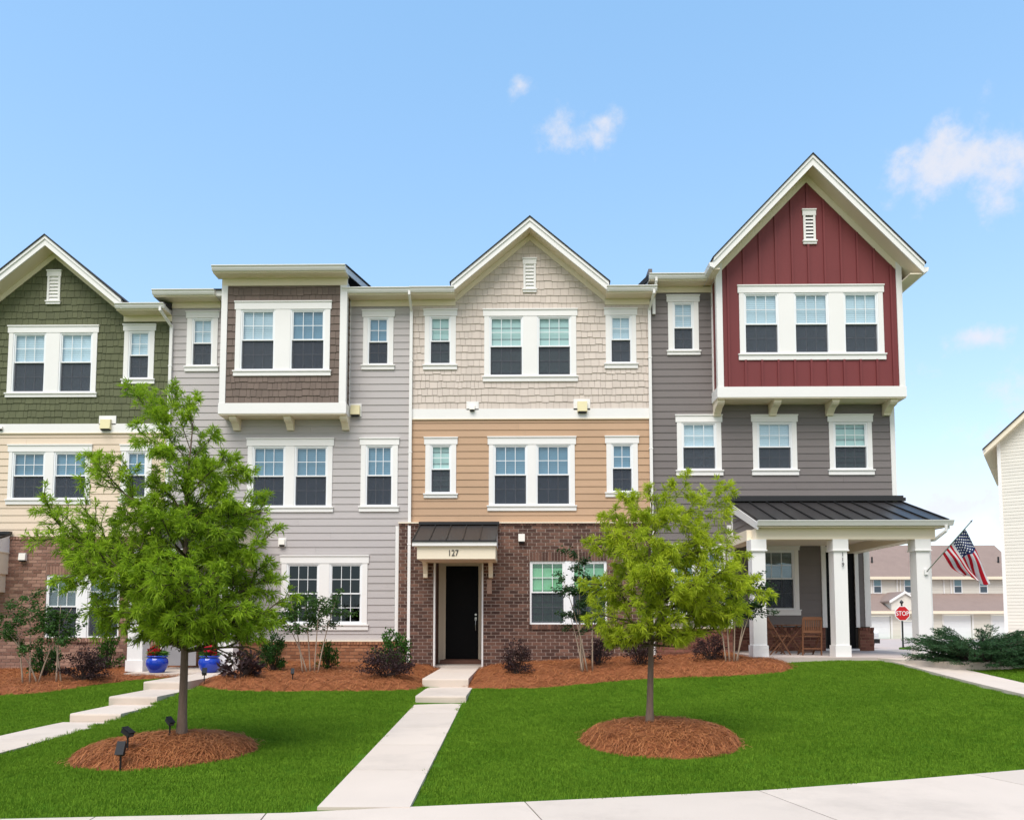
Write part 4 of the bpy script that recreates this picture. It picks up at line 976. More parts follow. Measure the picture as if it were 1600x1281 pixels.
# porch of the grey house, mostly behind the tall tree
PX0, PX1 = -9.0, X(407, 800)
PYF = 17.95; pz_t, pz_e = Z(801, 400), 3.30
rf = MB().prism([(FY - .001, pz_t), (PYF, pz_e), (PYF, pz_e - .03), (FY - .001, pz_t - .03)], 'x', PX0, PX1).build('porch_roof', METAL_BLACK, H)
MB().box(PX0 - .02, PX1 + .03, FY - .1, FY - .002, pz_t, pz_t + .08).build('flashing', METAL_EDGE, rf)
for i in range(7):
    x = PX0 + .02 + (PX1 - PX0 - .04) * i / 6
    MB().prism([(FY - .01, pz_t - .01), (FY - .01, pz_t + .03), (PYF - .005, pz_e + .03), (PYF - .005, pz_e - .01)], 'x', x - .012, x + .012).build('roof_seam', METAL_EDGE, rf)
MB().box(PX0 - .02, PX1 + .02, PYF - .06, PYF + .0, pz_e - .14, pz_e - .031).build('gutter', WHITE, H)
MB().box(PX0 + .05, PX1 - .03, PYF + .2, PYF + .42, pz_e - .42, pz_e - .141).build('porch_beam', BOUNCE_CREAM, H)
for x in (PX0 + .05, PX1 - .25):
    MB().box(x, x + .2, PYF + .421, FY - .001, pz_e - .42, pz_e - .141).build('porch_beam', BOUNCE_CREAM, H)
    MB().prism([(FY - .002, pz_t - .035), (PYF + .2, pz_e - .01), (PYF + .2, pz_e - .14), (FY - .002, pz_e - .14)], 'x', x + .05, x + .12).build('gable_side', BOUNCE_CREAM, H)
def column(H, xc, yc, z0, z1, s=.33, cap=.26, base=.26):
    o = MB().box(xc - s / 2, xc + s / 2, yc - s / 2, yc + s / 2, z0, z1).build('column', WHITE, H)
    e = .024
    MB().box(xc - s / 2 - e, xc + s / 2 + e, yc - s / 2 - e, yc + s / 2 + e, z0 - .001, z0 + base).build('column_base', WHITE, o)
    MB().box(xc - s / 2 - e, xc + s / 2 + e, yc - s / 2 - e, yc + s / 2 + e, z1 - cap, z1 + .001).box(xc - s / 2 - e - .015, xc + s / 2 + e + .015, yc - s / 2 - e - .015, yc + s / 2 + e + .015, z1 - cap - .03, z1 - cap - .001).build('column_capital', WHITE, o)
for px in (217, 357): column(H, X(px, 1000, 18.35), 18.35, .43, pz_e - .42, .36)
d0, d1 = pdoor[0], pdoor[1]
dd = MB().box(d0 + .03, d1 - .03, FY + .03, FY + .07, .45, 2.55).build('door', BLACK_PAINT, H)
MB().box(d0 - .1, d0 - .001, FY - .04, FY + .1, .431, 2.7).box(d1 + .001, d1 + .1, FY - .04, FY + .1, .431, 2.7).box(d0, d1, FY - .04, FY + .1, 2.601, 2.7).build('door_frame', WHITE, H)
sd_ = X(270, 1010)
MB().box(sd_, sd_ + .06, FY - .62, FY - .56, .45, 2.6).box(sd_ + .061, sd_ + .85, FY - .59, FY - .57, .5, 2.55).build('storm_door', surf('grey_storm_door', (.42, .41, .42), .5, piece=0), H)

# ---- green house at the left edge
H = empty('townhouse', (-12.5, 20, .2), 'green shingled townhouse with cream boards and rose brick, cut by the left edge', 'house', 'row of townhouses')
holes, opens = [], []
for a in [((12, 509, 155.5, 519.5), [(20, 72), (93, 145)], (520.5, 614), (9, 614, 152.5, 621), 566, 3, BLIND_WHITE),
          ((192, 507, 244.5, 516.5), [(201, 234.5)], (517.5, 592.5), (190, 592.5, 242.5, 600), 555, 2, BLIND_WHITE),
          ((12, 694.5, 145, 704.5), [(19, 71), (84, 136)], (706, 780), (10, 780, 144, 788), 743, 3, BLIND_SKY),
          ((187.5, 694.5, 240.5, 704.5), [(197, 229.5)], (705, 778), (187, 778, 240, 786), 742, 2, BLIND_SKY)]:
    h, o = windows(H, a[0], a[1], a[2], a[3], a[4], a[5], blind=a[6]); holes.append(h); opens += o
h, o = windows(H, None, [(72, 122), (137, 187)], (898, 996), None, 947, 3, Y=YB + .03, blind=BLIND_GREY, casing=False, brick=True)
gw = (o[0][0] - .005, o[-1][1] + .005, o[0][2], o[0][3])
MB().box(o[0][1] + .001, o[1][0] - .001, YB, YB + .11, o[0][2], o[0][3]).build('window_mullion', VINYL, H)
GX0 = -16.0
zb_b, zb_t = Z(662.5, 130), Z(676, 130); zs = Z(838, 100)
xpk, zpk = U(87, 404, FY); xr_, zft = U(196, 495, FY); sl = (zpk - zft) / (xr_ - xpk); xl_ = 2 * xpk - xr_
zev = Z(472.5, 220, FY - .54); zfr = zev - .306
holes.append(vent(H, 74.5, 423, 96, 476, FY))
def lim_g(z):
    if z < zfr: return (GX0, XG)
    d = (zpk + .1 - z) / sl; return (max(GX0, xpk - d), min(XG, xpk + d))
shingles(H, GX0, XG, zb_b, zpk + .05, FY, GREEN_SHAKE, holes, lim=lim_g, seed=23)
siding(H, GX0, XG, zs, zb_t, FY, CREAM_SIDING, holes)
MB().box(GX0, XG, FY - .034, FY + .02, zb_t, zb_b).build('band_board', WHITE, H)
MB().box(GX0, XG, FY - .048, FY + .02, zb_t - .03, zb_t - .001).build('drip_cap', BOUNCE_CREAM, H)
backing(H, 'wall', GX0, XG, zs, zev - .1, FY, SHAKE_BACK, opens, lift=.0045)
MB().prism([(xl_, zev - .099), (xr_, zev - .099), (xpk, zpk + .1)], 'y', FY + .0045, FY + .1).build('gable_wall', SHAKE_BACK, H)
zbr = zs - .09; zlt = Z(884, 130, YB); zsl = Z(1003, 130, YB)
wb = backing(H, 'brick_wall', GX0, XG - .0, .0, zbr, YB, MORTAR_ROSE, [gw], th=.16)
bricks(wb, GX0, XG, .0, zbr, YB, BRICK_ROSE, [(gw[0], gw[1], zsl, zlt)], seed=25, key=lambda p: abs((p[0] + p[1]) / 2 + 12.4))
soldier(wb, gw[0], gw[1], gw[3] + .006, zlt - .006, YB, BRICK_ROSE, kind='brick'); soldier(wb, gw[0] - .03, gw[1] + .03, zsl + .004, gw[2] - .004, YB - .02, BRICK_ROSE, name='sill_brick')
soldier(wb, GX0, XG, zbr + .004, zs - .02, YB, BRICK_ROSE, name='cap_brick')
eave(H, xr_ - .03, XG + .0, zev, FY, fx=(xr_ - .03, XG)); eave(H, GX0, xl_ + .03, zev, FY)
gable(H, xpk, zpk, sl, xpk - (zpk + .16 - (zev - .11)) / sl, xpk + (zpk + .16 - (zev - .11)) / sl, FY, .44, fl=xl_, frr=xr_)
downspout(H, XG + .02, FY, zev, .45, dx=-.12)
wall_box(H, 'vent_hood', 160, 656, 175, 672, FY, YELLOW, .13, (156, 650, 182, 664))
wall_box(H, 'wall_lamp', 0, 667, 6, 672, FY, LAMP_WHITE, .1)
wall_box(H, 'security_light', 33, 864, 43, 876, YB, LAMP_WHITE, .12)
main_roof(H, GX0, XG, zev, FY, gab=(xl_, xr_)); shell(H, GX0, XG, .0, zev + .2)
canopy(H, -15.6, X(17, 842, YB), YB - .001, 18.7, Z(835, 10, YB), Z(850, 5, 18.7), Z(858, 5, 18.7), Z(893, 5, 18.8), None, 6)
MB().box(X(0, 905, 19.7) - .12, X(1, 905, 19.7) - .02, YB - .3, YB, Z(925, 4, 19.8), Z(893, 4, 19.8)).build('bracket', BOUNCE_CREAM, H)

# ---- end house: dark grey boards, red gabled bay, columned porch
H = empty('townhouse', ((XT1 + XR) / 2, 20, .75), 'dark grey end townhouse with a red gabled bay and white columned porch', 'house', 'row of townhouses')
holes, opens = [], []
for a in [((1041, 461.4, 1094, 471.7), [(1051, 1084)], (472.4, 548), (1043, 548, 1095.7, 555), 512, 2, BLIND_WHITE),
          ((1054.5, 648, 1129, 659), [(1065, 1119.5)], (660, 734.5), (1057.5, 734.5, 1130, 743), 698, 3, BLIND_WHITE),
          ((1172.5, 648, 1246.7, 658.5), [(1183, 1237.5)], (659.5, 734), (1175, 734, 1248, 742.5), 698, 3, BLIND_WHITE),
          ((1290.7, 647.5, 1363, 658.5), [(1302, 1355.5)], (659.5, 733.5), (1294, 733.5, 1366, 742), 697, 3, BLIND_MINT)]:
    h, o = windows(H, a[0], a[1], a[2], a[3], a[4], a[5], blind=a[6]); holes.append(h); opens += o
h, o = windows(H, (1040, 850, 1136, 861), [(1050, 1086), (1091, 1126)], (862, 958), (1040, 958, 1136, 966), 910, 2, blind=BLIND_SKY); holes.append(h); opens += o
RX = X(1142, 900)                                  # where the porch recess begins
REC = 21.72
zbt = Z(981.5, 1100); zev = Z(426, 1050, FY - .54); zfr = zev - .306
zpb = 4.05                                          # the wall above the porch starts here
siding(H, XT1, XR, zpb, zfr, FY, DARK_SIDING, [h for h in holes])
zz = zbt; 
siding(H, XT1, RX, zbt + .02, zpb, FY, DARK_SIDING, holes, pitch=(zpb - zbt - .02) / round((zpb - zbt - .02) / .186))
backing(H, 'wall', XT1, XR, zpb, zev - .1, FY, SHAKE_BACK, opens, lift=.0045)
backing(H, 'wall', XT1, RX, zbt, zpb - .001, FY, SHAKE_BACK, opens, lift=.0045)
wb = backing(H, 'brick_wall', XT1 + .06, RX, .2, zbt, FY - .06, MORTAR_BROWN, [], th=.165)
bricks(wb, XT1 + .06, RX, .2, zbt - .085, FY - .06, BRICK_RED, [], seed=31)
soldier(wb, XT1 + .06, RX, zbt - .08, zbt - .004, FY - .06, BRICK_RED, name='cap_brick')
MB().box(XT1, RX, FY - .1, FY + .02, zbt + .0, zbt + .03).build('ledge_trim', BOUNCE_CREAM, H)
MB().box(RX - .08, RX + .02, FY - .03, REC + .02, zbt + .031, zpb - .001).build('corner_board', WHITE, H)
MB().box(RX - .1, RX - .001, FY + .11, REC, .3, zbt).build('brick_return', BRICK_RED, H)
MB().box(XR - .09, XR + .03, FY - .034, FY + .09, zpb, Z(621, 1390)).build('corner_board', WHITE, H)
# side wall facing right
siding(H, FY + .05, 30.8, zpb, zfr + .8, 0, DARK_SIDING, [], side=(XR, 1))
siding(H, REC + .05, 30.8, 1.3, zpb, 0, DARK_SIDING, [], side=(XR, 1))
shell(H, XT1, XR, .2, zev + .4, DARK_SIDING, sides=(1, 0), floors=(4.15, 7.3)); MB().box(XR - .1, XR - .004, 20.105, 30.8, zpb - .1, zev + .5).build('side_wall', DARK_SIDING, H); MB().box(XR - .1, XR - .004, REC + .1, 30.8, .3, zpb - .1).build('side_wall', DARK_SIDING, H)
eave(H, XT1 - .08, X(1098, 430), zev, FY, fx=(XT1, X(1113, 430))); main_roof(H, XT1 - .06, XR + .2, zev, FY)
downspout(H, XT1 + .1, FY, zev, zev - .9, foot=False)
# red bay
BY = 19.45
bx0, bx1 = X(1121.5, 520, BY), X(1409, 520, BY); bzb = Z(604.6, 1265, BY); bz0 = Z(621, 1265, BY)
i0, i1 = X(1129, 520, BY), X(1402, 520, BY)
xpk, zpk = U(1263.5, 286, BY); zfl = Z(422.5, 1265, BY); sl = (zpk - zfl) / ((i1 - i0) / 2); xpk = (i0 + i1) / 2
h, o = windows(H, (1151.7, 445.6, 1382, 456), [(1162, 1217), (1240.5, 1295), (1318, 1372.5)], (458, 553), (1153.4, 553, 1386, 562.7), 506, 3, Y=BY)
ww = h; vh = vent(H, 1252, 328, 1276, 382.4, BY)
backing(H, 'red_panel', bx0, bx1, bzb, zfl, BY, RED_PANEL, o, lift=-.012)
MB().prism([(bx0, zfl + .0005), (bx1, zfl + .0005), (xpk, zpk + .1)], 'y', BY - .012, BY + .1).build('red_gable_panel', RED_PANEL, H)
xb0 = X(1262.5, 400, BY); bat = []
for k in range(-6, 7):
    x = xb0 + k * .413
    if not (i0 + .03 < x < i1 - .03): continue
    top = zpk + .0 - sl * (abs(x - xpk) + .03)
    for (p, q, c, d) in [(x, x, bzb, top)]:
        segs = [(bzb, top)]
        for hh in (ww, vh):
            if hh[0] - .02 < x < hh[1] + .02:
                segs = [s for (a, b) in segs for s in ((a, min(b, hh[2])), (max(a, hh[3]), b)) if s[1] - s[0] > .05]
        for (a, b) in segs: MB().box(x - .027, x + .027, BY - .046, BY - .0125, a, b).build('batten', RED_PANEL, H)
for xa, xb in ((bx0 - .03, i0), (i1, bx1 + .03)): MB().box(xa, xb, BY - .04, BY + .11, bzb, zfl + .25).build('corner_board', WHITE, H)
MB().box(bx0 + .006, bx0 + .1, BY + .1, FY, bzb, zfl + .2).build('bay_side', RED_PANEL, H); MB().box(bx1 - .1, bx1 - .006, BY + .1, FY, bzb, zfl + .2).build('bay_side', RED_PANEL, H)
MB().box(bx0 - .028, bx0 + .01, FY - .07, FY + .01, bzb, zfl).build('corner_board', WHITE, H)
MB().box(bx0 - .05, bx1 + .05, BY - .05, FY + .01, bz0, bzb - .001).build('bay_skirt', WHITE, H)
MB().box(bx0 - .035, bx1 + .035, BY - .035, FY - .001, bz0 - .03, bz0 - .001).build('bay_soffit', BOUNCE_CREAM, H)
for px in (1126, 1214.5, 1305, 1396):
    xm = X(px, 632, BY + .1); bracket(H, xm - .09, xm + .09, FY - .001, BY + .04, bz0 - .031, .31)
ohx = .36
gable(H, xpk, zpk, sl, bx0 - ohx * .55, bx1 + ohx, BY, .47, fr=.2, rk=.27, fl=i0 - .02, frr=i1 + .02, back=9)
# boxed soffits and gutters along the sides of the bay roof
ze = zpk + .2 - sl * (bx1 + ohx - xpk)
MB().box(bx1 + .031, bx1 + ohx - .005, BY - .46, FY + 8, ze - .03, ze - .001).build('soffit', BOUNCE_CREAM, H)
MB().prism([(bx1 + ohx, ze - .01), (bx1 + ohx + .1, ze + .03), (bx1 + ohx + .12, ze + .13), (bx1 + ohx, ze + .13)], 'y', BY - .5, FY + 8).build('gutter', WHITE, H)
zl = zpk + .2 - sl * (xpk - bx0 + ohx * .55)
MB().prism([(bx0 - ohx * .55, zl - .01), (bx0 - ohx * .55 - .09, zl + .03), (bx0 - ohx * .55 - .11, zl + .13), (bx0 - ohx * .55, zl + .13)], 'y', BY - .5, FY + 1).build('gutter', WHITE, H)
MB().box(bx0 - ohx * .55 + .005, bx0 - .031, BY - .46, FY + .3, zl - .03, zl - .001).build('soffit', BOUNCE_CREAM, H)
MB().prism([(bx0, zfl - .0), (bx1, zfl), (xpk, zpk + .1)], 'y', FY - .1, FY - .02).build('gable_backing', SHAKE_BACK, H)
# porch
PYF = 17.72; PCY = 18.05
gx0, gx1 = X(1184, 816, PYF - .1), X(1491, 816, PYF - .1); zt = Z(782, 1260) - .03; zf = Z(813, 1330, PYF)
rl, rr = X(1141, 783), X(1404, 783)
rf = MB().prism([(FY - .001, zt), (PYF, zf), (PYF, zf - .03), (FY - .001, zt - .03)], 'x', rl, gx1 - .05).build('porch_roof', METAL_BLACK, H)
MB().box(rl - .03, rr + .12, FY - .14, FY - .002, zt + .0, zt + .085).box(rl - .015, rr + .1, FY - .06, FY - .003, zt + .086, zt + .15).build('flashing', METAL_EDGE, rf)
n = 11
for i in range(n):
    x = rl + .015 + (gx1 - .08 - rl) * i / (n - 1)
    MB().prism([(FY - .01, zt - .01), (FY - .01, zt + .035), (PYF - .005, zf + .035), (PYF - .005, zf - .01)], 'x', x - .013, x + .013).build('roof_seam', METAL_EDGE, rf)
MB().prism([(PYF, zf - .12), (PYF - .06, zf - .12), (PYF - .09, zf - .06), (PYF - .12, zf - .01), (PYF - .12, zf + .0), (PYF, zf + .0)], 'x', rl - .02, gx1).build('gutter', WHITE, H)
for x in (rl - .02, gx1 - .09):
    MB().prism([(FY - .002, zt - .035), (PYF + .001, zf - .031), (PYF + .001, zf - .20), (FY - .002, zt - .24)], 'x', x, x + .04).build('rake_board', WHITE, H)
bz1, bzq = zf - .125, Z(842, 1316, PCY - .2)
MB().box(rl + .02, gx1 - .1, PYF + .002, PYF + .3, bz1 - .03, bz1 - .001).build('soffit', BOUNCE_CREAM, H)
MB().box(rl + .0, gx1 - .3, PCY - .17, PCY + .17, bzq, bz1 - .031).build('porch_beam', BOUNCE_CREAM, H)
cxs = [X(p, 930, PCY - .17) for p in (1187, 1315.5, 1445)]
MB().box(cxs[2] - .17, cxs[2] + .17, PCY + .171, REC, bzq, bz1 - .031).build('porch_beam', BOUNCE_CREAM, H)
MB().box(cxs[0] - .17, cxs[0] + .17, PCY + .171, FY, bzq, bz1 - .031).build('porch_beam', BOUNCE_CREAM, H)
MB().box(cxs[0] - .1, cxs[2] + .1, PCY + .172, REC - .001, bz1 - .07, bz1 - .032).build('porch_ceiling', BOUNCE_CREAM, H)
MB().box(RX + .03, XR, FY + .0, FY + .12, bz1 - .03, zpb + .05).build('header_wall', DARK_SIDING, H)
sp = .186; z = bz1 - .02; pl = []
gs = []
while z < zt - .25:
    yfr = PYF + (FY - PYF) * max(0, (z + .09 - (zf - .1)) / (zt - zf)); gs.append((max(yfr, PYF + .05), FY - .02, z, z + sp)); z += sp
lay('siding_board', 'siding', DARK_SIDING, H, 0, gs, side=(rl + .05, -1))
MB().prism([(FY - .002, bz1 - .03), (FY - .002, zt - .2), (PYF + .1, zf - .15), (PYF + .1, bz1 - .03)], 'x', rl + .056, rl + .12).build('gable_side', DARK_SIDING, H)
lay('siding_board', 'siding', DARK_SIDING, H, 0, gs, side=(gx1 - .12, 1))
MB().prism([(FY - .002, bz1 - .03), (FY - .002, zt - .2), (PYF + .1, zf - .15), (PYF + .1, bz1 - .03)], 'x', gx1 - .19, gx1 - .126).build('gable_side', DARK_SIDING, H)
MB().box(rl + .01, rl + .07, FY - .06, FY - .001, zpb - .9, zt - .26).build('corner_board', WHITE, H)
PZ = .79
for i, x in enumerate(cxs): column(H, x, PCY, PZ, bzq, .305, .24, .26)
slab = MB().box(5.42, 9.98, 17.72, 19.89, .3, PZ).box(RX - .1, 9.98, 19.89, 22.0, .3, PZ - .002).build('porch_floor', PINK_CONCRETE, H)
for i, (ch, px, py) in enumerate((('1', 1316.5, 866), ('1', 1316.5, 874), ('9', 1317, 882))):
    tm = text_mesh(ch, .13, .012); tm.materials.append(METAL_EDGE)
    link('house_number', tm, None, H, (X(px, py, PCY - .18), PCY - .19, Z(py, px, PCY - .18)), (math.pi / 2, 0, 0), (.9, 1, 1))
dpx = gx1 - .16
MB().tube([(dpx, PYF - .06, zf - .12), (dpx, PYF - .05, zf - .24), (dpx - .12, PCY - .1, zf - .42), (cxs[2] + .24, PCY, bzq - .03), (cxs[2] + .225, PCY, bzq - .2), (cxs[2] + .225, PCY, .85)], .036, 8).build('downspout', WHITE, H)
# wall inside the porch
hh, oo = windows(H, (1178, 853, 1251, 866), [(1186, 1241.5)], (859.5, 952), (1178, 952, 1253, 961), 903.7, 3, Y=REC, blind=BLIND_GREY)
kb = Z(980, 1240, REC)
dA, dB = X(1291, 940, REC), X(1336, 940, REC); dzt = Z(862, 1300, REC)
dh = (dA, dB, .75, dzt)
siding(H, RX, XR, kb + .02, bz1 - .03, REC, DARK_SIDING, [hh, (X(1284, 940, REC), dB + .0, .7, bz1)])
backing(H, 'porch_wall', RX, XR, .6, bz1 - .03, REC, SHAKE_BACK, oo + [dh], lift=.0045)
kw = backing(H, 'knee_wall', RX, XR + .06, .6, kb, REC - .09, MORTAR_BROWN, [(dA - .08, dB + .06, .5, 9)], th=.09)
bricks(kw, RX, dA - .08, PZ - .02, kb - .085, REC - .09, BRICK_RED, [], seed=41); bricks(kw, dB + .06, XR + .06, PZ - .02, kb - .085, REC - .09, BRICK_RED, [], seed=42)
soldier(kw, RX, dA - .08, kb - .08, kb - .003, REC - .09, BRICK_RED, name='cap_brick'); soldier(kw, dB + .06, XR + .06, kb - .08, kb - .003, REC - .09, BRICK_RED, name='cap_brick')
MB().box(XR - .004, XR + .06, REC, 30.8, .3, kb).build('brick_return', BRICK_RED, H)
MB().box(XR - .13, XR + .03, REC - .034, REC + .1, kb + .021, bz1 - .03).build('corner_board', WHITE, H)
MB().box(X(1284, 940, REC), dA - .001, REC - .05, REC + .1, kb + .0, bz1 - .04).box(dB + .001, dB + .1, REC - .05, REC + .1, kb, bz1 - .04).box(dA, dB, REC - .05, REC + .1, dzt + .001, dzt + .14).build('door_frame', WHITE, H)
dd = MB().box(dA + .01, dB - .01, REC + .02, REC + .07, PZ + .06, dzt - .005).build('door', BLACK_PAINT, H)
MB().box(dA + .1, dA + .13, REC - .03, REC + .019, 1.75, 1.95).build('handle', STEEL, dd)
MB().box(dA - .08, dB + .05, REC - .1, REC + .05, PZ + .0, PZ + .055).build('threshold', WHITE, H)
# ------------------------------------------------------------------ plants
def leaf_mesh(name, pos, dirs, length, width, tint, rs, fold=.25, droop=.2, mid=.45):
    """one folded lance-shaped leaf (two quads sharing the midrib) per position"""
    n = len(pos); d = dirs / np.linalg.norm(dirs, axis=1, keepdims=True)
    up = rs.normal(0, 1, (n, 3)); s = np.cross(d, up); s /= np.linalg.norm(s, axis=1, keepdims=True) + 1e-9
    nrm = np.cross(s, d); L = length[:, None]; W = width[:, None]
    m = pos + d * L * mid - nrm * W * fold; tip = pos + d * L; tip[:, 2] -= droop * length
    m[:, 2] -= droop * length * .25
    l = pos + d * L * mid + s * W * .5; r = pos + d * L * mid - s * W * .5
    l[:, 2] -= droop * length * .2; r[:, 2] -= droop * length * .2
    V = np.stack([pos, l, tip, r, m], 1).reshape(-1, 3); b = np.arange(n)[:, None] * 5
    F = np.concatenate([np.concatenate([b, b + 4, b + 2, b + 1], 1), np.concatenate([b, b + 3, b + 2, b + 4], 1)])
    return np_mesh(name, V, F, np.repeat(tint, 5))
def bez(a, b, c, t): return a * (1 - t) ** 2 + b * 2 * t * (1 - t) + c * t * t

BARK_TWIG = surf('olive_twig', (.075, .065, .03), .9, 8, .2, .2)
WILLOW_LEAF = leafmat('willow_oak_leaf', (.080, .175, .010), (.46, .64, .036), .5)
LIME_LEAF = leafmat('young_oak_leaf', (.15, .25, .012), (.62, .70, .045), .52)
MYRTLE_LEAF = leafmat('myrtle_leaf', (.026, .075, .014), (.08, .17, .028), .3)
MYRTLE_DARK = leafmat('dark_myrtle_leaf', (.016, .046, .015), (.045, .10, .026), .25)
PURPLE_LEAF = leafmat('purple_leaf', (.026, .014, .015), (.080, .042, .042), .2)
HOLLY_LEAF = leafmat('holly_leaf', (.022, .075, .010), (.075, .20, .02), .25, .4)
DEEP_LEAF = leafmat('deep_green_leaf', (.016, .055, .010), (.05, .13, .02), .25, .4)
JUNIPER = leafmat('juniper_needle', (.026, .075, .028), (.085, .18, .07), .25)
FERN_LEAF = leafmat('pot_leaf', (.03, .10, .012), (.12, .26, .03), .3)

def oak(name, label, base, trunk_top, r0, crown0, prim, leafmat_, seed, nodes_per_m, Lf, lime, reach=.85):
    rs = np.random.RandomState(seed); r = random.Random(seed)
    root = empty(name, base, label, 'tree', 'young street trees on the lawn')
    base = Vector(base); top = Vector(trunk_top); H = top.z - base.z
    def tp(t):
        p = base.lerp(top, t); p.x += .03 * math.sin(t * 7) * t; p.y += .03 * math.cos(t * 6) * t; return p
    def tr(t): return max(.006, r0 * (1 - t) ** .85 + .004 + (.35 * r0 * max(0, 1 - t * 14)))
    mb = MB(); ts = [0, .01, .025, .05, .09, .14, .2, .27, .35, .45, .55, .65, .75, .85, .93, 1]
    mb.tube([tp(t) - (Vector((0, 0, .08)) if t == 0 else Vector()) for t in ts], [tr(t) for t in ts], 10)
    mb.build('trunk', BARK, root, smooth=True)
    wood = MB(); NP, ND, NT = [], [], []
    def twig(p, d, L, rad, depth, young):
        d = d.normalized(); mid = p + d * L * .5 + Vector((r.gauss(0, .06), r.gauss(0, .06), r.gauss(.03, .05))) * L; end = p + d * L + Vector((r.gauss(0, .05), r.gauss(0, .05), r.gauss(-.02, .05))) * L
        wood.tube([p, mid, end], [rad, rad * .75, rad * .4], 4 if depth else 5)
        n = max(2, int(L * nodes_per_m))
        for i in range(n):
            t = (i + r.random()) / n
            if depth == 0 and t < .25: continue
            q = bez(p, mid, end, t); NP.append(q); ND.append((end - p).normalized()); NT.append(young * (.45 + .55 * t))
        NP.append(end); ND.append(d); NT.append(young); NP.append(end - d * .02); ND.append(d); NT.append(young)
        if depth < 2 and L > .16:
            k = int(2 + L * (7 if depth == 0 else 6))
            for i in range(k):
                t = .22 + .75 * (i + r.random()) / k; q = bez(p, mid, end, t)
                side = d.cross(Vector((r.gauss(0, 1), r.gauss(0, 1), r.gauss(0, 1)))).normalized()
                nd = (d * r.uniform(.5, 1.0) + side * r.uniform(.5, 1.0) + Vector((0, 0, r.uniform(-.2, .25))))
                twig(q, nd, L * r.uniform(.28, .5) * (1.15 - .5 * t), rad * .55, depth + 1, young * r.uniform(.6, 1.25))
    for (h0, e, young) in prim:
        p = tp(h0); e = p + (Vector(e) - p) * reach; twig(p, e - p, (e - p).length, max(.007, min(tr(h0) * .55, .022)), 0, young)
    wood.build('branches', BARK_TWIG, root)
    P = np.array([v[:] for v in NP]); D = np.array([v[:] for v in ND]); T = np.array(NT); k = 10
    P = np.repeat(P, k, 0); D = np.repeat(D, k, 0); T = np.repeat(T, k); n = len(P)
    D = D * .8 + rs.normal(0, .58, (n, 3)); D[:, 2] += .02
    ln = Lf * rs.uniform(.6, 1.25, n); wd = ln * rs.uniform(.115, .165, n)
    ok = P[:, 2] > crown0 - .1
    P, D, T, ln, wd = P[ok], D[ok], T[ok], ln[ok], wd[ok]
    m = leaf_mesh('crown', P + rs.normal(0, .012, P.shape), D, ln, wd, np.clip(T * .8 + rs.normal(0, .13, len(T)) + lime, 0, 1), rs)
    tag(link('crown', m, leafmat_, root))
    return root
def pts_at(lst, Y): 
    out = []
    for (h0, px, py, dy, young) in lst:
        x, z = U(px, py, Y + dy); out.append((h0, (x, Y + dy, z), young))
    return out
T1Y = 9.5; tx, _ = U(284, 1143, T1Y); tz = h1(tx, T1Y)
ttx, ttz = U(298, 655, T1Y)
P1 = pts_at([(.97, 303, 606, 0, .9), (.86, 203, 606, .15, .9), (.9, 262, 600, -.1, .9), (.86, 345, 668, .2, .8), (.8, 215, 668, -.2, .8), (.78, 395, 715, -.1, .8), (.74, 340, 720, -.5, .6), (.74, 260, 715, -.5, .6), (.76, 300, 700, .5, .5),
             (.62, 125, 728, -.2, .85), (.56, 180, 780, .3, .6), (.62, 438, 778, 0, .8), (.56, 400, 800, .4, .5), (.56, 330, 800, -.8, .5), (.56, 250, 805, -.8, .5), (.52, 300, 800, .8, .4),
             (.68, 240, 740, .2, .6), (.68, 345, 745, .15, .6), (.66, 372, 762, -.3, .7), (.6, 215, 772, -.4, .7), (.7, 292, 735, -.35, .6), (.5, 372, 832, .1, .5), (.5, 195, 832, -.2, .6), (.64, 300, 770, .5, .4), (.48, 330, 842, -.6, .6), (.58, 270, 790, -.3, .5), (.72, 320, 705, .1, .6),
             (.45, 48, 818, .1, .85), (.42, 75, 870, -.3, .85), (.4, 140, 850, .5, .6), (.44, 120, 860, -.6, .8), (.42, 432, 838, -.25, .6), (.42, 390, 850, .6, .4),
             (.38, 215, 875, -1.0, .7), (.38, 335, 880, -1.05, .65), (.36, 275, 870, -1.2, .75), (.38, 265, 860, 1.0, .3), (.36, 350, 880, .9, .3), (.36, 180, 900, .7, .4),
             (.34, 445, 905, -.1, .55), (.30, 420, 955, .3, .5), (.30, 440, 950, -.45, .6), (.3, 150, 925, .0, .6), (.30, 180, 950, -.4, .6), (.27, 205, 985, .2, .5), (.27, 215, 990, .3, .4),
             (.27, 240, 985, -.75, .6), (.27, 330, 990, -.8, .55), (.26, 395, 985, .2, .45), (.26, 290, 985, .6, .3), (.26, 285, 980, -.6, .7), (.26, 395, 1000, -.3, .5), (.26, 240, 1005, .1, .45), (.29, 300, 930, -1.0, .7), (.29, 210, 935, -.9, .7), (.29, 380, 930, -.8, .6), (.3, 340, 930, .8, .3), (.3, 240, 930, .8, .3)], T1Y)
oak('willow_oak', 'taller dark green young tree with long narrow leaves in front of the grey house', (tx, T1Y, tz), (ttx, T1Y, ttz), .051, 1.47, P1, WILLOW_LEAF, 5, 16, .090, .15)
T2Y = 10.15; tx2, _ = U(1015, 1118, T2Y); tz2 = h2(tx2, T2Y); ttx2, ttz2 = U(1018, 775, T2Y)
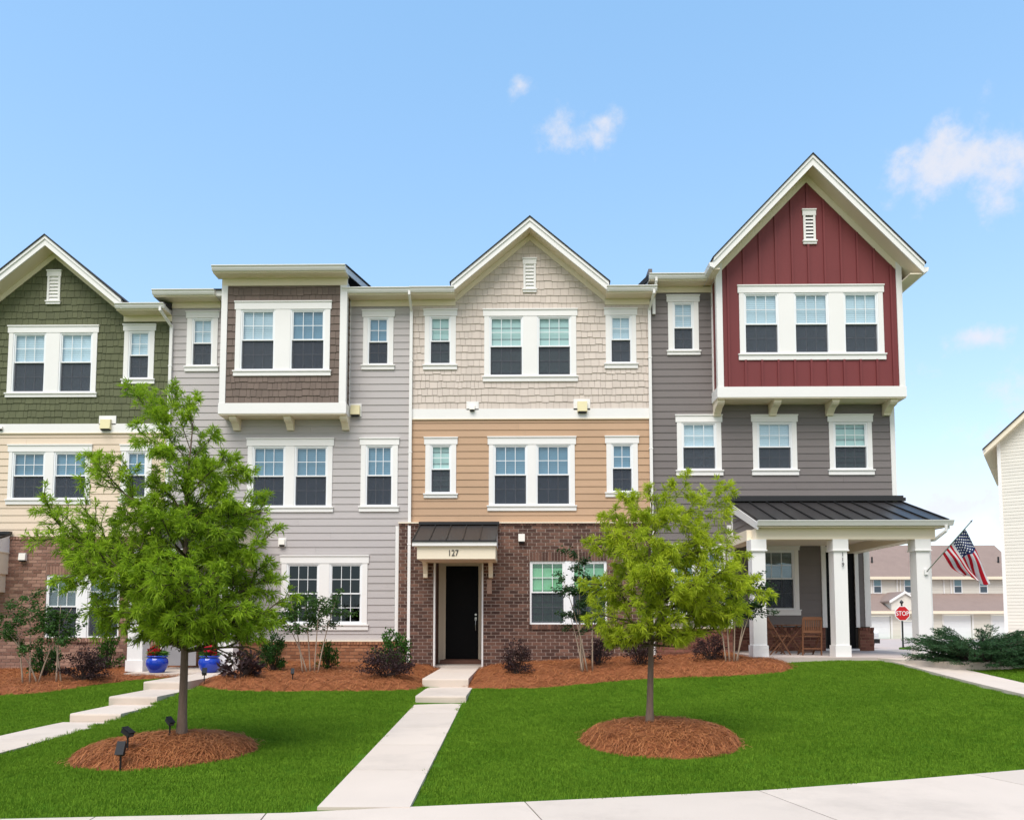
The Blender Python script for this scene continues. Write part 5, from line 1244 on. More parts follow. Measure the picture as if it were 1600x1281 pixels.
P2 = pts_at([(.95, 1015, 752, 0, .9), (.9, 960, 770, -.1, .9), (.88, 1085, 752, .1, .9), (.84, 1150, 768, .05, .95), (.8, 935, 800, .1, .85), (.8, 1060, 780, -.4, .8), (.78, 990, 790, -.5, .8), (.78, 1030, 780, .4, .6),
             (.7, 920, 830, -.1, .85), (.66, 1120, 820, .1, .8), (.66, 1160, 850, -.2, .85), (.66, 1040, 830, -.75, .8), (.66, 980, 830, -.7, .8), (.6, 1020, 840, .7, .5), (.6, 950, 850, .5, .6), (.6, 1090, 850, .5, .6),
             (.52, 912, 890, .1, .75), (.54, 1200, 905, .0, .9), (.54, 1195, 875, -.3, .9), (.5, 1170, 920, .3, .8), (.5, 1060, 880, -.95, .85), (.5, 985, 890, -.9, .75), (.48, 1120, 890, -.7, .9), (.46, 1020, 900, .9, .4), (.46, 940, 910, .5, .5), (.46, 1100, 920, .6, .5), (.44, 1025, 880, -1.0, .8),
             (.4, 915, 950, -.2, .65), (.38, 925, 985, .1, .6), (.4, 1150, 950, -.1, .8), (.36, 1130, 975, .2, .7), (.37, 1090, 985, -.4, .75), (.36, 960, 990, -.4, .65), (.36, 1015, 970, -.75, .75), (.36, 1050, 985, .4, .5), (.35, 985, 985, .4, .4), (.34, 955, 1005, .0, .6), (.34, 1060, 960, -.75, .8), (.34, 1000, 1010, -.2, .7), (.34, 1060, 1005, .1, .6)], T2Y)
oak('willow_oak', 'smaller yellow-green young tree in front of the brick and porch houses', (tx2, T2Y, tz2), (ttx2, T2Y, ttz2), .044, 1.40, P2, LIME_LEAF, 9, 17, .086, .22)

def spot(px, py, hf):
    d = CR @ Vector(((px - 800) / FOC, (CY - py) / FOC, -1.0)); t = 6.0
    while t < 24:
        x, y, z = t * d.x, t * d.y, CAMZ + t * d.z
        if z <= hf(x, y): break
        t += .04
    return x, y, hf(x, y)
def myrtle(label, px, py, hf, tops, mat, seed, n_leaf=130, Lf=.06, stem_mat=BARK_PALE):
    x, y, z = spot(px, py, hf); rs = np.random.RandomState(seed); r = random.Random(seed)
    root = empty('crape_myrtle', (x, y, z), label, 'tree', 'multi-stemmed shrubs by the house walls'); NP, ND = [], []; br = MB()
    for i, (bx, qx, qy, dy, sp) in enumerate(tops):
        b = Vector((X(bx, py, y), y + r.uniform(-.05, .05), z - .04)); e = Vector((*[U(qx, qy, y + dy)[0]], y + dy, U(qx, qy, y + dy)[1]))
        m = b.lerp(e, .45) + Vector(((e.x - b.x) * -.14, 0, .12))
        pts = [bez(b, m, e, t / 8) for t in range(9)]
        MB().tube(pts, [.019 * (1 - t / 10.5) for t in range(9)], 6).build('stem', stem_mat, root, smooth=True)
        for k in range(sp):
            t = r.uniform(.55, 1.0); q = bez(b, m, e, t); a = r.uniform(0, 6.283); L = r.uniform(.2, .55)
            d = Vector((math.cos(a), math.sin(a) * .8, r.uniform(-.1, .5))); en = q + d * L
            br.tube([q, q + d * L * .5 + Vector((0, 0, .04)), en], [.006, .004, .002], 4)
            for j in range(int(n_leaf / 1.6)): NP.append(q + d * L * r.uniform(.25, 1.05) + Vector((r.gauss(0, .045), r.gauss(0, .045), r.gauss(0, .04)))); ND.append(d + Vector((r.gauss(0, .8), r.gauss(0, .8), r.gauss(0, .4))))
    br.build('branches', BARK_DARK, root)
    P = np.array([v[:] for v in NP]); D = np.array([v[:] for v in ND]); n = len(P); ln = Lf * rs.uniform(.6, 1.3, n)
    link('foliage', leaf_mesh('foliage', P, D, ln, ln * .55, np.clip(rs.beta(2, 2, n), 0, 1), rs), mat, root)
myrtle('thin leafy multi-stemmed shrub tree by the green house brick window', 62, 1066, hA, [(38, 20, 950, 0, 9), (48, 45, 930, .2, 9), (90, 95, 945, -.1, 10), (96, 75, 960, .1, 8), (60, 10, 985, -.2, 8), (60, 112, 950, .1, 8)], MYRTLE_LEAF, 31, 150)
myrtle('slender four-stemmed shrub tree before the pale grey house window', 482, 1050, hB, [(474, 450, 920, 0, 11), (484, 476, 940, .15, 9), (492, 500, 935, -.1, 10), (497, 528, 928, .1, 11), (480, 440, 960, -.1, 8)], MYRTLE_LEAF, 32, 130)
myrtle('tall dark shrub tree with bare stems before the green shaded brick house window', 917, 1049, hC, [(908, 903, 850, 0, 9), (912, 897, 915, .1, 10), (918, 880, 905, -.2, 8), (926, 925, 900, -.1, 8), (910, 890, 960, .1, 5)], MYRTLE_DARK, 33, 140)
myrtle('dark leaved shrub tree with three pale stems beside the first porch column', 1145, 1034, hC, [(1140, 1130, 915, 0, 10), (1147, 1150, 905, -.1, 12), (1152, 1175, 915, .05, 12), (1135, 1118, 935, .1, 8), (1150, 1182, 935, -.1, 8)], MYRTLE_DARK, 34, 170, .065)

def shrub(name, label, px, py, wpx, hpx, hf, mat, seed, n=1800, Lf=.05, asp=.5, spiky=.3, lobes=7, up=.4, group=None, cover=None):
    x, y, z = spot(px, py, hf); y += .18; rs = np.random.RandomState(seed); r = random.Random(seed)
    W, Hh = wpx / FOC * y, hpx / FOC * y
    root = empty(name, (x, y, z), label, 'shrub', group); st = MB(); NP, ND = [], []
    stems = lobes * 5
    for i in range(stems):
        a = r.uniform(0, 6.283); el = math.acos(1 - r.uniform(0.02, 1.0)); k = r.uniform(.72, 1.08)
        e = Vector((x + math.cos(a) * math.sin(el) * W / 2 * k, y + math.sin(a) * math.sin(el) * W / 2.3 * k, z + Hh * (.10 + .88 * math.cos(el) * k)))
        b = Vector((x + r.gauss(0, W * .06), y + r.gauss(0, W * .06), z - .02)); m = b.lerp(e, .5) + Vector((0, 0, Hh * .14))
        st.tube([bez(b, m, e, t / 4) for t in range(5)], [.008, .007, .006, .004, .002], 4)
        for j in range(n // stems):
            t = r.random() ** .5; q = bez(b, m, e, .25 + .78 * t); d = (e - b).normalized()
            NP.append(q + Vector((r.gauss(0, W * .05), r.gauss(0, W * .05), r.gauss(0, Hh * .04)))); ND.append(d * up + Vector((r.gauss(0, .6), r.gauss(0, .6), r.gauss(.15, .5))))
    st.build('branches', BARK_DARK, root)
    P = np.array([v[:] for v in NP]); D = np.array([v[:] for v in ND]); P[:, 2] = np.maximum(P[:, 2], z + .015); m_ = len(P); ln = Lf * rs.uniform(.6, 1.4, m_)
    link('foliage', leaf_mesh('foliage', P, D, ln, ln * asp, np.clip(rs.beta(2, 2.4, m_), 0, 1), rs, droop=.1), mat, root)
GP_ = 'purple-leaved shrubs in the straw beds'; GG_ = 'green shrubs in the straw beds'
shrub('purple_shrub', 'rounded dark purple shrub before the green house brick window', 122, 1065, 78, 55, hA, PURPLE_LEAF, 41, 3000, .045, group=GP_)
shrub('purple_shrub', 'sprawling dark purple shrub beside the right blue pot', 370, 1061, 62, 48, hB, PURPLE_LEAF, 42, 520, .12, .4, up=.8, lobes=5, group=GP_)
shrub('purple_shrub', 'broad dark purple shrub left of the black door downspout', 602, 1060, 86, 56, hB, PURPLE_LEAF, 43, 3000, .045, group=GP_)
shrub('purple_shrub', 'upright dark purple shrub between the black door and brick house window', 807, 1056, 48, 60, hC, PURPLE_LEAF, 44, 2200, .042, group=GP_)
shrub('purple_shrub', 'small dark purple shrub behind the bare stems under the brick house window', 938, 1040, 42, 46, hC, PURPLE_LEAF, 45, 1500, .042, group=GP_)
shrub('purple_shrub', 'dark purple shrub behind the trunk of the smaller tree', 1005, 1040, 70, 62, hC, PURPLE_LEAF, 46, 2200, .045, group=GP_)
shrub('purple_shrub', 'small dark purple shrub left of the three pale stems by the porch', 1112, 1033, 52, 55, hC, PURPLE_LEAF, 47, 1600, .042, group=GP_)
shrub('green_shrub', 'upright deep green shrub left of the rounded purple one', 62, 1058, 50, 58, hA, DEEP_LEAF, 51, 1500, .06, .5, up=.9, group=GG_)
shrub('green_shrub', 'light green upright shrub beside the left porch column', 163, 1046, 42, 60, hA, HOLLY_LEAF, 52, 1300, .06, .5, up=.9, group=GG_)
shrub('green_shrub', 'dense deep green oval shrub under the pale grey house window', 423, 1049, 44, 66, hB, DEEP_LEAF, 53, 2600, .055, .45, up=.9, group=GG_)
shrub('green_shrub', 'small light green shrub right of the four slender stems', 509, 1046, 34, 46, hB, HOLLY_LEAF, 54, 1100, .06, .4, up=1.0, group=GG_)
shrub('green_shrub', 'bright glossy green shrub behind the broad purple one', 612, 1044, 62, 60, hB, HOLLY_LEAF, 55, 1500, .07, .6, up=.8, group=GG_)

def juniper(label, x, y, rx, ry, hh, seed, n):
    z = gz(x, y); rs = np.random.RandomState(seed); r = random.Random(seed)
    root = empty('juniper', (x, y, z), label, 'shrub', 'spreading junipers by the end house walk'); st = MB(); NP, ND = [], []
    for i in range(n):
        a = r.uniform(0, 6.283); k = r.uniform(.45, 1.0); lift = hh * r.uniform(.12, 1.0) * (1.2 - .6 * k)
        b = Vector((x + r.gauss(0, .08), y + r.gauss(0, .08), z)); e = Vector((x + math.cos(a) * rx * k, y + math.sin(a) * ry * k, z + lift)); m = b.lerp(e, .5) + Vector((0, 0, lift * .45))
        st.tube([bez(b, m, e, t / 5) for t in range(6)], [.012, .01, .008, .006, .004, .002], 4); d = (e - m).normalized()
        for j in range(26):
            t = .35 + .65 * (j + r.random()) / 26; q = bez(b, m, e, t); s_ = Vector((-d.y, d.x, 0)) * (1 if j % 2 else -1)
            dd = (d * 1.1 + s_ * r.uniform(.25, .8) + Vector((0, 0, r.uniform(-.25, .35)))).normalized(); L = .20 * (1.25 - t * .6)
            for w_ in range(9):
                u = (w_ + r.random()) / 9; NP.append(q + dd * L * u); ND.append(dd + Vector((r.gauss(0, .38), r.gauss(0, .38), r.gauss(0, .38))))
    st.build('branches', BARK_DARK, root)
    P = np.array([v[:] for v in NP]); D = np.array([v[:] for v in ND]); ln = .055 * rs.uniform(.6, 1.3, len(P)); P[:, 2] = np.maximum(P[:, 2], z + .01)
    link('foliage', leaf_mesh('foliage', P, D, ln, ln * .24, rs.beta(2, 2.2, len(P)), rs, droop=0), JUNIPER, root)
juniper('broad blue-green juniper spilling over the walk before the flag column', 9.45, 16.35, 1.5, 1.1, .95, 61, 230)
juniper('blue-green juniper spreading to the right edge beside the walk', 11.05, 16.7, 1.6, 1.1, .72, 62, 200)
# ------------------------------------------------------------------ things on the porches and in the beds
RED_PETAL = leafmat('red_petal', (.38, .006, .012), (.62, .02, .03), .25)
def pot(label, px, py, seed, heart=False):
    Y = 17.82; x = X(px, py, Y); z = .431; rs = np.random.RandomState(seed); r = random.Random(seed)
    root = empty('flower_pot', (x, Y, z), label, 'flower pot', 'blue glazed pots at the grey porch')
    pr = [(.135, 0), (.15, .0), (.175, .04), (.215, .11), (.238, .19), (.240, .25), (.225, .305), (.195, .335), (.19, .345), (.225, .36), (.228, .378), (.215, .385), (.185, .38), (.178, .33), (.17, .30)]
    MB().lathe(x, Y, [(a, z + b) for a, b in pr], 36).build('pot', BLUE_GLAZE, root, smooth=True)
    MB().lathe(x, Y, [(.176, z + .29), (.176, z + .325)], 24).build('soil', SOIL, root)
    n = 260; a = rs.uniform(0, 6.283, n); P = np.stack([x + .13 * np.cos(a) * rs.rand(n), Y + .13 * np.sin(a) * rs.rand(n), z + .32 + .12 * rs.rand(n)], 1)
    D = np.stack([np.cos(a), np.sin(a), .5 + .9 * rs.rand(n)], 1); ln = rs.uniform(.10, .24, n)
    link('leaves', leaf_mesh('leaves', P, D, ln, ln * .2, rs.rand(n), rs, droop=.45), FERN_LEAF, root)
    NP, ND = [], []
    heads = [(-.10, -.08, .50), (-.05, -.12, .43), (-.12, -.05, .40), (.0, -.05, .56), (-.02, .03, .49)] if not heart else [(-.06, .0, .52), (.05, .02, .50), (.10, -.05, .44), (.0, .05, .58)]
    for (dx, dy, dz) in heads:
        for j in range(70):
            v = Vector((r.gauss(0, 1), r.gauss(0, 1), r.gauss(0, 1))).normalized(); NP.append((x + dx + v.x * .055, Y + dy + v.y * .055, z + dz + v.z * .045)); ND.append(v[:])
        MB().tube([(x + dx * .3, Y + dy * .3, z + .31), (x + dx, Y + dy, z + dz)], [.004, .003], 4).build('stalk', FERN_LEAF, root)
    link('blossom', leaf_mesh('blossom', np.array(NP), np.array(ND), rs.uniform(.03, .05, len(NP)), rs.uniform(.03, .045, len(NP)), rs.rand(len(NP)), rs, droop=.1), RED_PETAL, root)
pot('blue glazed pot with red flowers beside the left porch column', 245, 1050, 1)
pot('blue glazed pot with red flowers and a heart, before the right porch column', 327, 1050, 2, True)
hxp = X(326, 1015, 17.66); hz = Z(1012, 326, 17.66)
hp = []
for i in range(28):
    t = 2 * math.pi * i / 28; hp.append((hxp + .0062 * 16 * math.sin(t) ** 3, hz + .0062 * (13 * math.cos(t) - 5 * math.cos(2 * t) - 2 * math.cos(3 * t) - math.cos(4 * t))))
ht = empty('heart_pick', (hxp, 17.66, .8), 'red heart on a stick standing in the right blue pot', 'ornament')
MB().prism(hp[::-1], 'y', 17.64, 17.67).build('heart', surf('red_heart_enamel', (.45, .004, .03), .3, 8, .1, 0), ht)
MB().bar((hxp, 17.655, .74), (hxp, 17.655, hz - .05), .004, n=6).build('stick', BLACK_PLASTIC, ht)
# rings of a hanging ornament on the grey house door
wr = empty('door_ornament', (X(320, 1000, 19.9), 19.9, Z(1000, 320, 19.9)), 'white looped ornament hanging on the black door behind the right pot', 'ornament')
for (px, py, rr) in ((321, 1005, .075), (326, 1008, .055), (321, 992, .06)):
    cx, cz = U(px, py, 19.93)
    MB().tube([(cx + rr * math.cos(t), 19.93, cz + rr * .85 * math.sin(t)) for t in [6.283 * i / 16 for i in range(17)]], .014, 6).build('loop', VINYL, wr)

def spotlight(label, px, py, hf, hpx, face=0.4, tilt=.5):
    x, y, z = spot(px, py, hf); h = hpx / FOC * y
    root = empty('garden_spotlight', (x, y, z), label, 'spotlight', 'black solar garden spotlights')
    MB().bar((x, y, z - .04), (x, y, z + h * .62), .011, n=8).bar((x, y, z + h * .60), (x, y, z + h * .72), .018, n=8).build('stake', BLACK_PLASTIC, root)
    c = Vector((x, y, z + h * .86)); ca, sa = math.cos(face), math.sin(face)
    def box(name, hx, hy, hz, off, mat):
        mb = MB().box(-hx, hx, -hy, hy, -hz, hz); M_ = Matrix.Translation(c) @ Matrix.Rotation(face, 4, 'Z') @ Matrix.Rotation(tilt, 4, 'X') @ Matrix.Translation(off)
        mb.v = [tuple(M_ @ Vector(v)) for v in mb.v]; return mb.build(name, mat, root)
    s = h / .30
    box('lamp_head', .045 * s, .075 * s, .028 * s, (0, 0, -.012), BLACK_PLASTIC); box('solar_panel', .05 * s, .085 * s, .006 * s, (0, 0, .03 * s), surf('solar_cell', (.012, .014, .018), .5, 20, .2, 0, spec=.2)); box('lens', .036 * s, .004 * s, .02 * s, (0, -.078 * s, -.012), surf('lamp_lens', (.06, .065, .07), .3, 8, .1, 0))
spotlight('black garden spotlight standing close by the taller tree trunk', 265, 1150, h1, 27, 1.0, .6)
spotlight('black garden spotlight with tilted panel on the left side of the oval straw mound', 199, 1173, h1, 34, 1.2, .45)
spotlight('black garden spotlight at the front edge of the oval straw mound, nearest of all', 188, 1203, h1, 38, .1, 1.1)
spotlight('black garden spotlight before the right blue pot', 319, 1068, hB, 22, .3, .7)
spotlight('small black garden spotlight below the four slender stems', 457, 1063, hB, 16, .2, 1.1)

# folding table and chairs on the end porch
def stick(root, name, p, q, wx=.035, wz=.02): return MB().beam(p, q, wx, wz).build(name, TEAK, root)
def chair_front(label, px, Y):
    z = PZ; x = X(px, 1000, Y); root = empty('folding_chair', (x, Y, z), label, 'chair', 'wooden folding chairs on the end porch')
    w_ = .44; 
    for s in (-1, 1):
        stick(root, 'leg', (x + s * w_ / 2, Y - .20, z), (x + s * w_ / 2, Y - .26, z + .88), .03, .03)
        stick(root, 'leg', (x + s * (w_ / 2 - .04), Y + .25, z), (x + s * (w_ / 2 - .04), Y - .24, z + .50), .028, .028)
    stick(root, 'top_rail', (x - w_ / 2, Y - .265, z + .87), (x + w_ / 2, Y - .265, z + .87), .022, .08)
    stick(root, 'lower_rail', (x - w_ / 2, Y - .245, z + .56), (x + w_ / 2, Y - .245, z + .56), .022, .06)
    for i in range(8): stick(root, 'back_slat', (x - w_ / 2 + .035 + i * (w_ - .07) / 7, Y - .262, z + .84), (x - w_ / 2 + .035 + i * (w_ - .07) / 7, Y - .25, z + .58), .014, .032)
    for i in range(6): stick(root, 'seat_slat', (x - w_ / 2, Y - .2 + i * .075, z + .45), (x + w_ / 2, Y - .2 + i * .075, z + .45), .055, .02)
    stick(root, 'stretcher', (x - w_ / 2, Y - .21, z + .16), (x + w_ / 2, Y - .21, z + .16), .02, .03); stick(root, 'stretcher', (x - w_ / 2 + .04, Y + .2, z + .07), (x + w_ / 2 - .04, Y + .2, z + .07), .02, .03)
def chair_side(label, px, Y):
    z = PZ; x = X(px, 1000, Y); root = empty('folding_chair', (x, Y, z), label, 'chair', 'wooden folding chairs on the end porch')
    for s in (-1, 1):
        yy = Y + s * .21
        stick(root, 'leg', (x - .30, yy, z + .86), (x + .22, yy, z), .03, .03)
        stick(root, 'leg', (x + .16, yy * 1.0 - s * .04, z + .47), (x - .26, yy - s * .04, z), .028, .028)
    for i in range(6): stick(root, 'seat_slat', (x - .17 + i * .075, Y - .2, z + .45), (x - .17 + i * .075, Y + .2, z + .455), .055, .02)
    stick(root, 'top_rail', (x - .30, Y - .22, z + .86), (x - .30, Y + .22, z + .86), .03, .08)
    stick(root, 'lower_rail', (x - .15, Y - .2, z + .6), (x - .15, Y + .2, z + .6), .02, .05)
    for i in range(6): stick(root, 'back_slat', (x - .295, Y - .16 + i * .064, z + .83), (x - .16, Y - .16 + i * .064, z + .62), .03, .012)
def porch_table(px, Y):
    z = PZ; x = X(px, 1000, Y); root = empty('folding_table', (x, Y, z), 'round wooden folding table between the two porch chairs', 'table')
    for i in range(8):
        yy = Y - .31 + i * .088; hw = math.sqrt(max(.02, .36 ** 2 - (yy - Y) ** 2)); MB().box(x - hw, x + hw, yy - .04, yy + .04, z + .70, z + .722).build('table_slat', TEAK, root)
    for s in (-1, 1):
        stick(root, 'leg', (x - .30, Y + s * .2, z), (x + .26, Y + s * .2, z + .70), .03, .03); stick(root, 'leg', (x + .30, Y + s * .16, z), (x - .26, Y + s * .16, z + .70), .03, .03)
    stick(root, 'stretcher', (x - .25, Y - .2, z + .06), (x - .25, Y + .2, z + .06)); stick(root, 'stretcher', (x + .25, Y - .16, z + .06), (x + .25, Y + .16, z + .06))
chair_side('wooden folding chair seen from the side behind the first porch column', 1216, 19.1)
porch_table(1234, 19.75)
chair_front('wooden folding chair with slatted back turned to the lawn', 1263.5, 18.9)

# flag on the last porch column
def flag():
    c0 = Vector((X(1448, 893, PCY - .2), PCY - .19, Z(893, 1448, PCY - .2))); ty = PCY - .75; tip = Vector((X(1517, 815, ty), ty, Z(815, 1517, ty)))
    root = empty('flag', c0, 'American flag on a slanted pole fixed to the last porch column', 'flag')
    MB().bar(c0, tip, .013, .012, 10).build('pole', STEEL, root); MB().bar(tip, tip + (tip - c0).normalized() * .05, .02, .005, 8).build('finial', METAL_EDGE, root)
    MB().box(c0.x - .04, c0.x + .04, c0.y - .01, c0.y + .025, c0.z - .06, c0.z + .06).build('pole_bracket', WHITE, root)
    d = tip - c0; A = c0 + d * .87; B = c0 + d * .37                      # hoist along the pole
    FA = Vector((X(1545, 914, ty + .15), ty + .15, Z(914, 1545, ty + .15))); FB = Vector((X(1503, 897, ty + .3), ty + .3, Z(897, 1503, ty + .3)))
    nu, nv = 36, 26
    V = []
    for j in range(nv + 1):
        v = j / nv
        for i in range(nu + 1):
            u = i / nu; p = A.lerp(B, v).lerp(FA.lerp(FB, v ** 1.1), u ** 1.05)
            p.z -= .10 * math.sin(math.pi * u) * v * .6 - .035 * math.sin(math.pi * u) * (1 - v)
            p.x += .05 * math.sin(math.pi * u) * (1 - v) + u * .03 * math.sin(v * 15)
            p.y += .09 * u ** .7 * math.sin(v * 13 + u * 3.2) + .04 * math.sin(u * 9 + v * 3) * u
            p.z += u * .04 * math.sin(v * 17 + 1)
            V.append(p)
    F, MI = [], []
    for j in range(nv):
        for i in range(nu):
            a = j * (nu + 1) + i; F.append((a, a + 1, a + nu + 2, a + nu + 1)); st = j // 2
            MI.append(2 if (i < nu * .4 and st < 7) else (0 if st % 2 == 0 else 1))
    m = bpy.data.meshes.new('flag_cloth'); m.from_pydata([tuple(p) for p in V], [], F); m.update()
    for mt in (leafmat('flag_red', (.46, .008, .02), (.46, .008, .02), .25, .8), leafmat('flag_white', (.66, .64, .64), (.66, .64, .64), .25, .8), leafmat('flag_blue', (.018, .03, .10), (.018, .03, .10), .2, .8)): m.materials.append(mt)
    m.polygons.foreach_set('material_index', MI); m.polygons.foreach_set('use_smooth', [True] * len(F))
    cloth = link('flag_cloth', m, None, root); sm = MB()
    for rr in range(9):
        for cc in range(6 if rr % 2 == 0 else 5):
            u = .4 * ((cc + (.5 if rr % 2 == 0 else 1.0)) / 6); v = (14 / 26) * (rr + .5) / 9
            i, j = u * nu, v * nv; i0_, j0_ = int(i), int(j); a = j0_ * (nu + 1) + i0_; p = V[a]; eu = V[a + 1] - p; ev = V[a + nu + 1] - p
            c = p + eu * (i - i0_) + ev * (j - j0_); nr = eu.cross(ev).normalized()
            if nr.y > 0: nr = -nr
            e1 = eu.normalized(); e2 = nr.cross(e1); pts = [c + nr * .004 + (e1 * math.sin(k * math.pi / 5) + e2 * math.cos(k * math.pi / 5)) * (.022 if k % 2 == 0 else .009) for k in range(10)]
            sm.add(pts, [tuple(range(10))])
    so = sm.build('stars', VINYL, cloth, kind='stuff')
flag()

# ------------------------------------------------------------------ beyond the porch: stop sign, parked car, garages, neighbour
def stop_sign():
    Y = 42.0; x, z = U(1410, 958, Y); g = gz(x, Y)
    root = empty('stop_sign', (x, Y, g), 'red octagonal stop sign on a black post behind the juniper', 'sign')
    def octo(r_): return [(x + r_ * math.cos(R(22.5 + 45 * i)), z + r_ * math.sin(R(22.5 + 45 * i))) for i in range(8)]
    MB().prism(octo(.42), 'y', Y, Y + .02).build('sign_border', VINYL, root); MB().prism(octo(.385), 'y', Y - .006, Y - .001).build('sign_face', surf('sign_red', (.48, .012, .016), .5, 4, .05, 0), root)
    tm = text_mesh('STOP', .34, .006); tm.materials.append(VINYL); link('lettering', tm, None, root, (x, Y - .012, z - .01), (math.pi / 2, 0, 0), (.84, 1, 1.05))
    MB().bar((x, Y + .05, g - .1), (x, Y + .05, z + .5), .045, n=10).lathe(x, Y + .05, [(.03, z + .5), (.09, z + .56), (.1, z + .6), (.06, z + .66), (.01, z + .72)], 12).build('post', METAL_EDGE, root)
stop_sign()
def parked_car():
    Y = 45.0; xr = X(1374, 1005, Y); W = 1.9; x0, x1 = xr - W, xr; g = gz(xr - .9, Y) + .02
    root = empty('parked_pickup', ((x0 + x1) / 2, Y + 2.5, g), 'white pickup parked beyond the porch, half hidden by the brick corner', 'car'); CARW = surf('white_car_paint', (.78, .79, .8), .25, 3, .02, 0, spec=.6)
    prof = [(Y + .05, g + .42), (Y, g + .6), (Y + .03, g + .95), (Y + .25, g + 1.08), (Y + 1.25, g + 1.14), (Y + 1.95, g + 1.72), (Y + 3.6, g + 1.74), (Y + 3.75, g + 1.15), (Y + 5.3, g + 1.12), (Y + 5.35, g + .45)]
    MB().prism(prof, 'x', x0 + .03, x1 - .03).build('body', CARW, root)
    MB().box(x0 + .3, x1 - .3, Y - .03, Y - .001, g + .62, g + .9).build('grille', METAL_EDGE, root); MB().box(x0 - .0, x1, Y - .09, Y + .04, g + .32, g + .56).build('bumper', BLACK_PLASTIC, root)
    for a, b in ((x0 + .04, x0 + .29), (x1 - .29, x1 - .04)): MB().box(a, b, Y - .02, Y + .03, g + .70, g + .9).build('headlight', surf('lamp_glass', (.6, .62, .65), .1, 8, .05, 0, spec=.7), root)
    MB().add([(x0 + .15, Y + 1.30, g + 1.18), (x1 - .15, Y + 1.30, g + 1.18), (x1 - .25, Y + 1.88, g + 1.67), (x0 + .25, Y + 1.88, g + 1.67), (x0 + .15, Y + 1.28, g + 1.2), (x1 - .15, Y + 1.28, g + 1.2), (x1 - .25, Y + 1.86, g + 1.69), (x0 + .25, Y + 1.86, g + 1.69)], [(0, 3, 2, 1), (4, 5, 6, 7), (0, 1, 5, 4), (1, 2, 6, 5), (2, 3, 7, 6), (3, 0, 4, 7)]).build('windscreen', surf('car_glass', (.02, .025, .03), .08, 3, .1, 0, spec=.7), root)
    MB().box(x1 - .029, x1 - .02, Y + 1.9, Y + 3.5, g + 1.2, g + 1.62).build('side_window', surf('side_glass', (.02, .025, .03), .08, 3, .1, 0, spec=.7), root)
    for yy in (Y + .95, Y + 4.4):
        for xx in (x0 + .12, x1 - .12):
            wh = MB().bar((xx - .12, yy, g + .37), (xx + .12, yy, g + .37), .37, n=22).build('wheel', BLACK_PLASTIC, root); MB().bar((xx - .125, yy, g + .37), (xx + .125, yy, g + .37), .21, n=16).build('rim', STEEL, wh)
    MB().box(x1 - .02, x1 + .16, Y + 1.75, Y + 1.83, g + 1.18, g + 1.36).build('mirror', METAL_EDGE, root)
parked_car()
def far_window(H, x, z, w_, h_, Y):
    f = MB().box(x - .09, x + w_ + .09, Y - .05, Y + .01, z - .09, z + h_ + .09).build('window', VINYL, H)
    for (a, b) in ((z + h_ / 2 + .03, z + h_), (z, z + h_ / 2 - .03)):
        MB().box(x, x + w_, Y - .06, Y - .051, a, b).build('pane', surf('far_pane_%d' % (a > z + .1), (.16, .30, .36) if a > z + .1 else (.05, .08, .11), .1, 2, .1, 0, spec=.6), f)
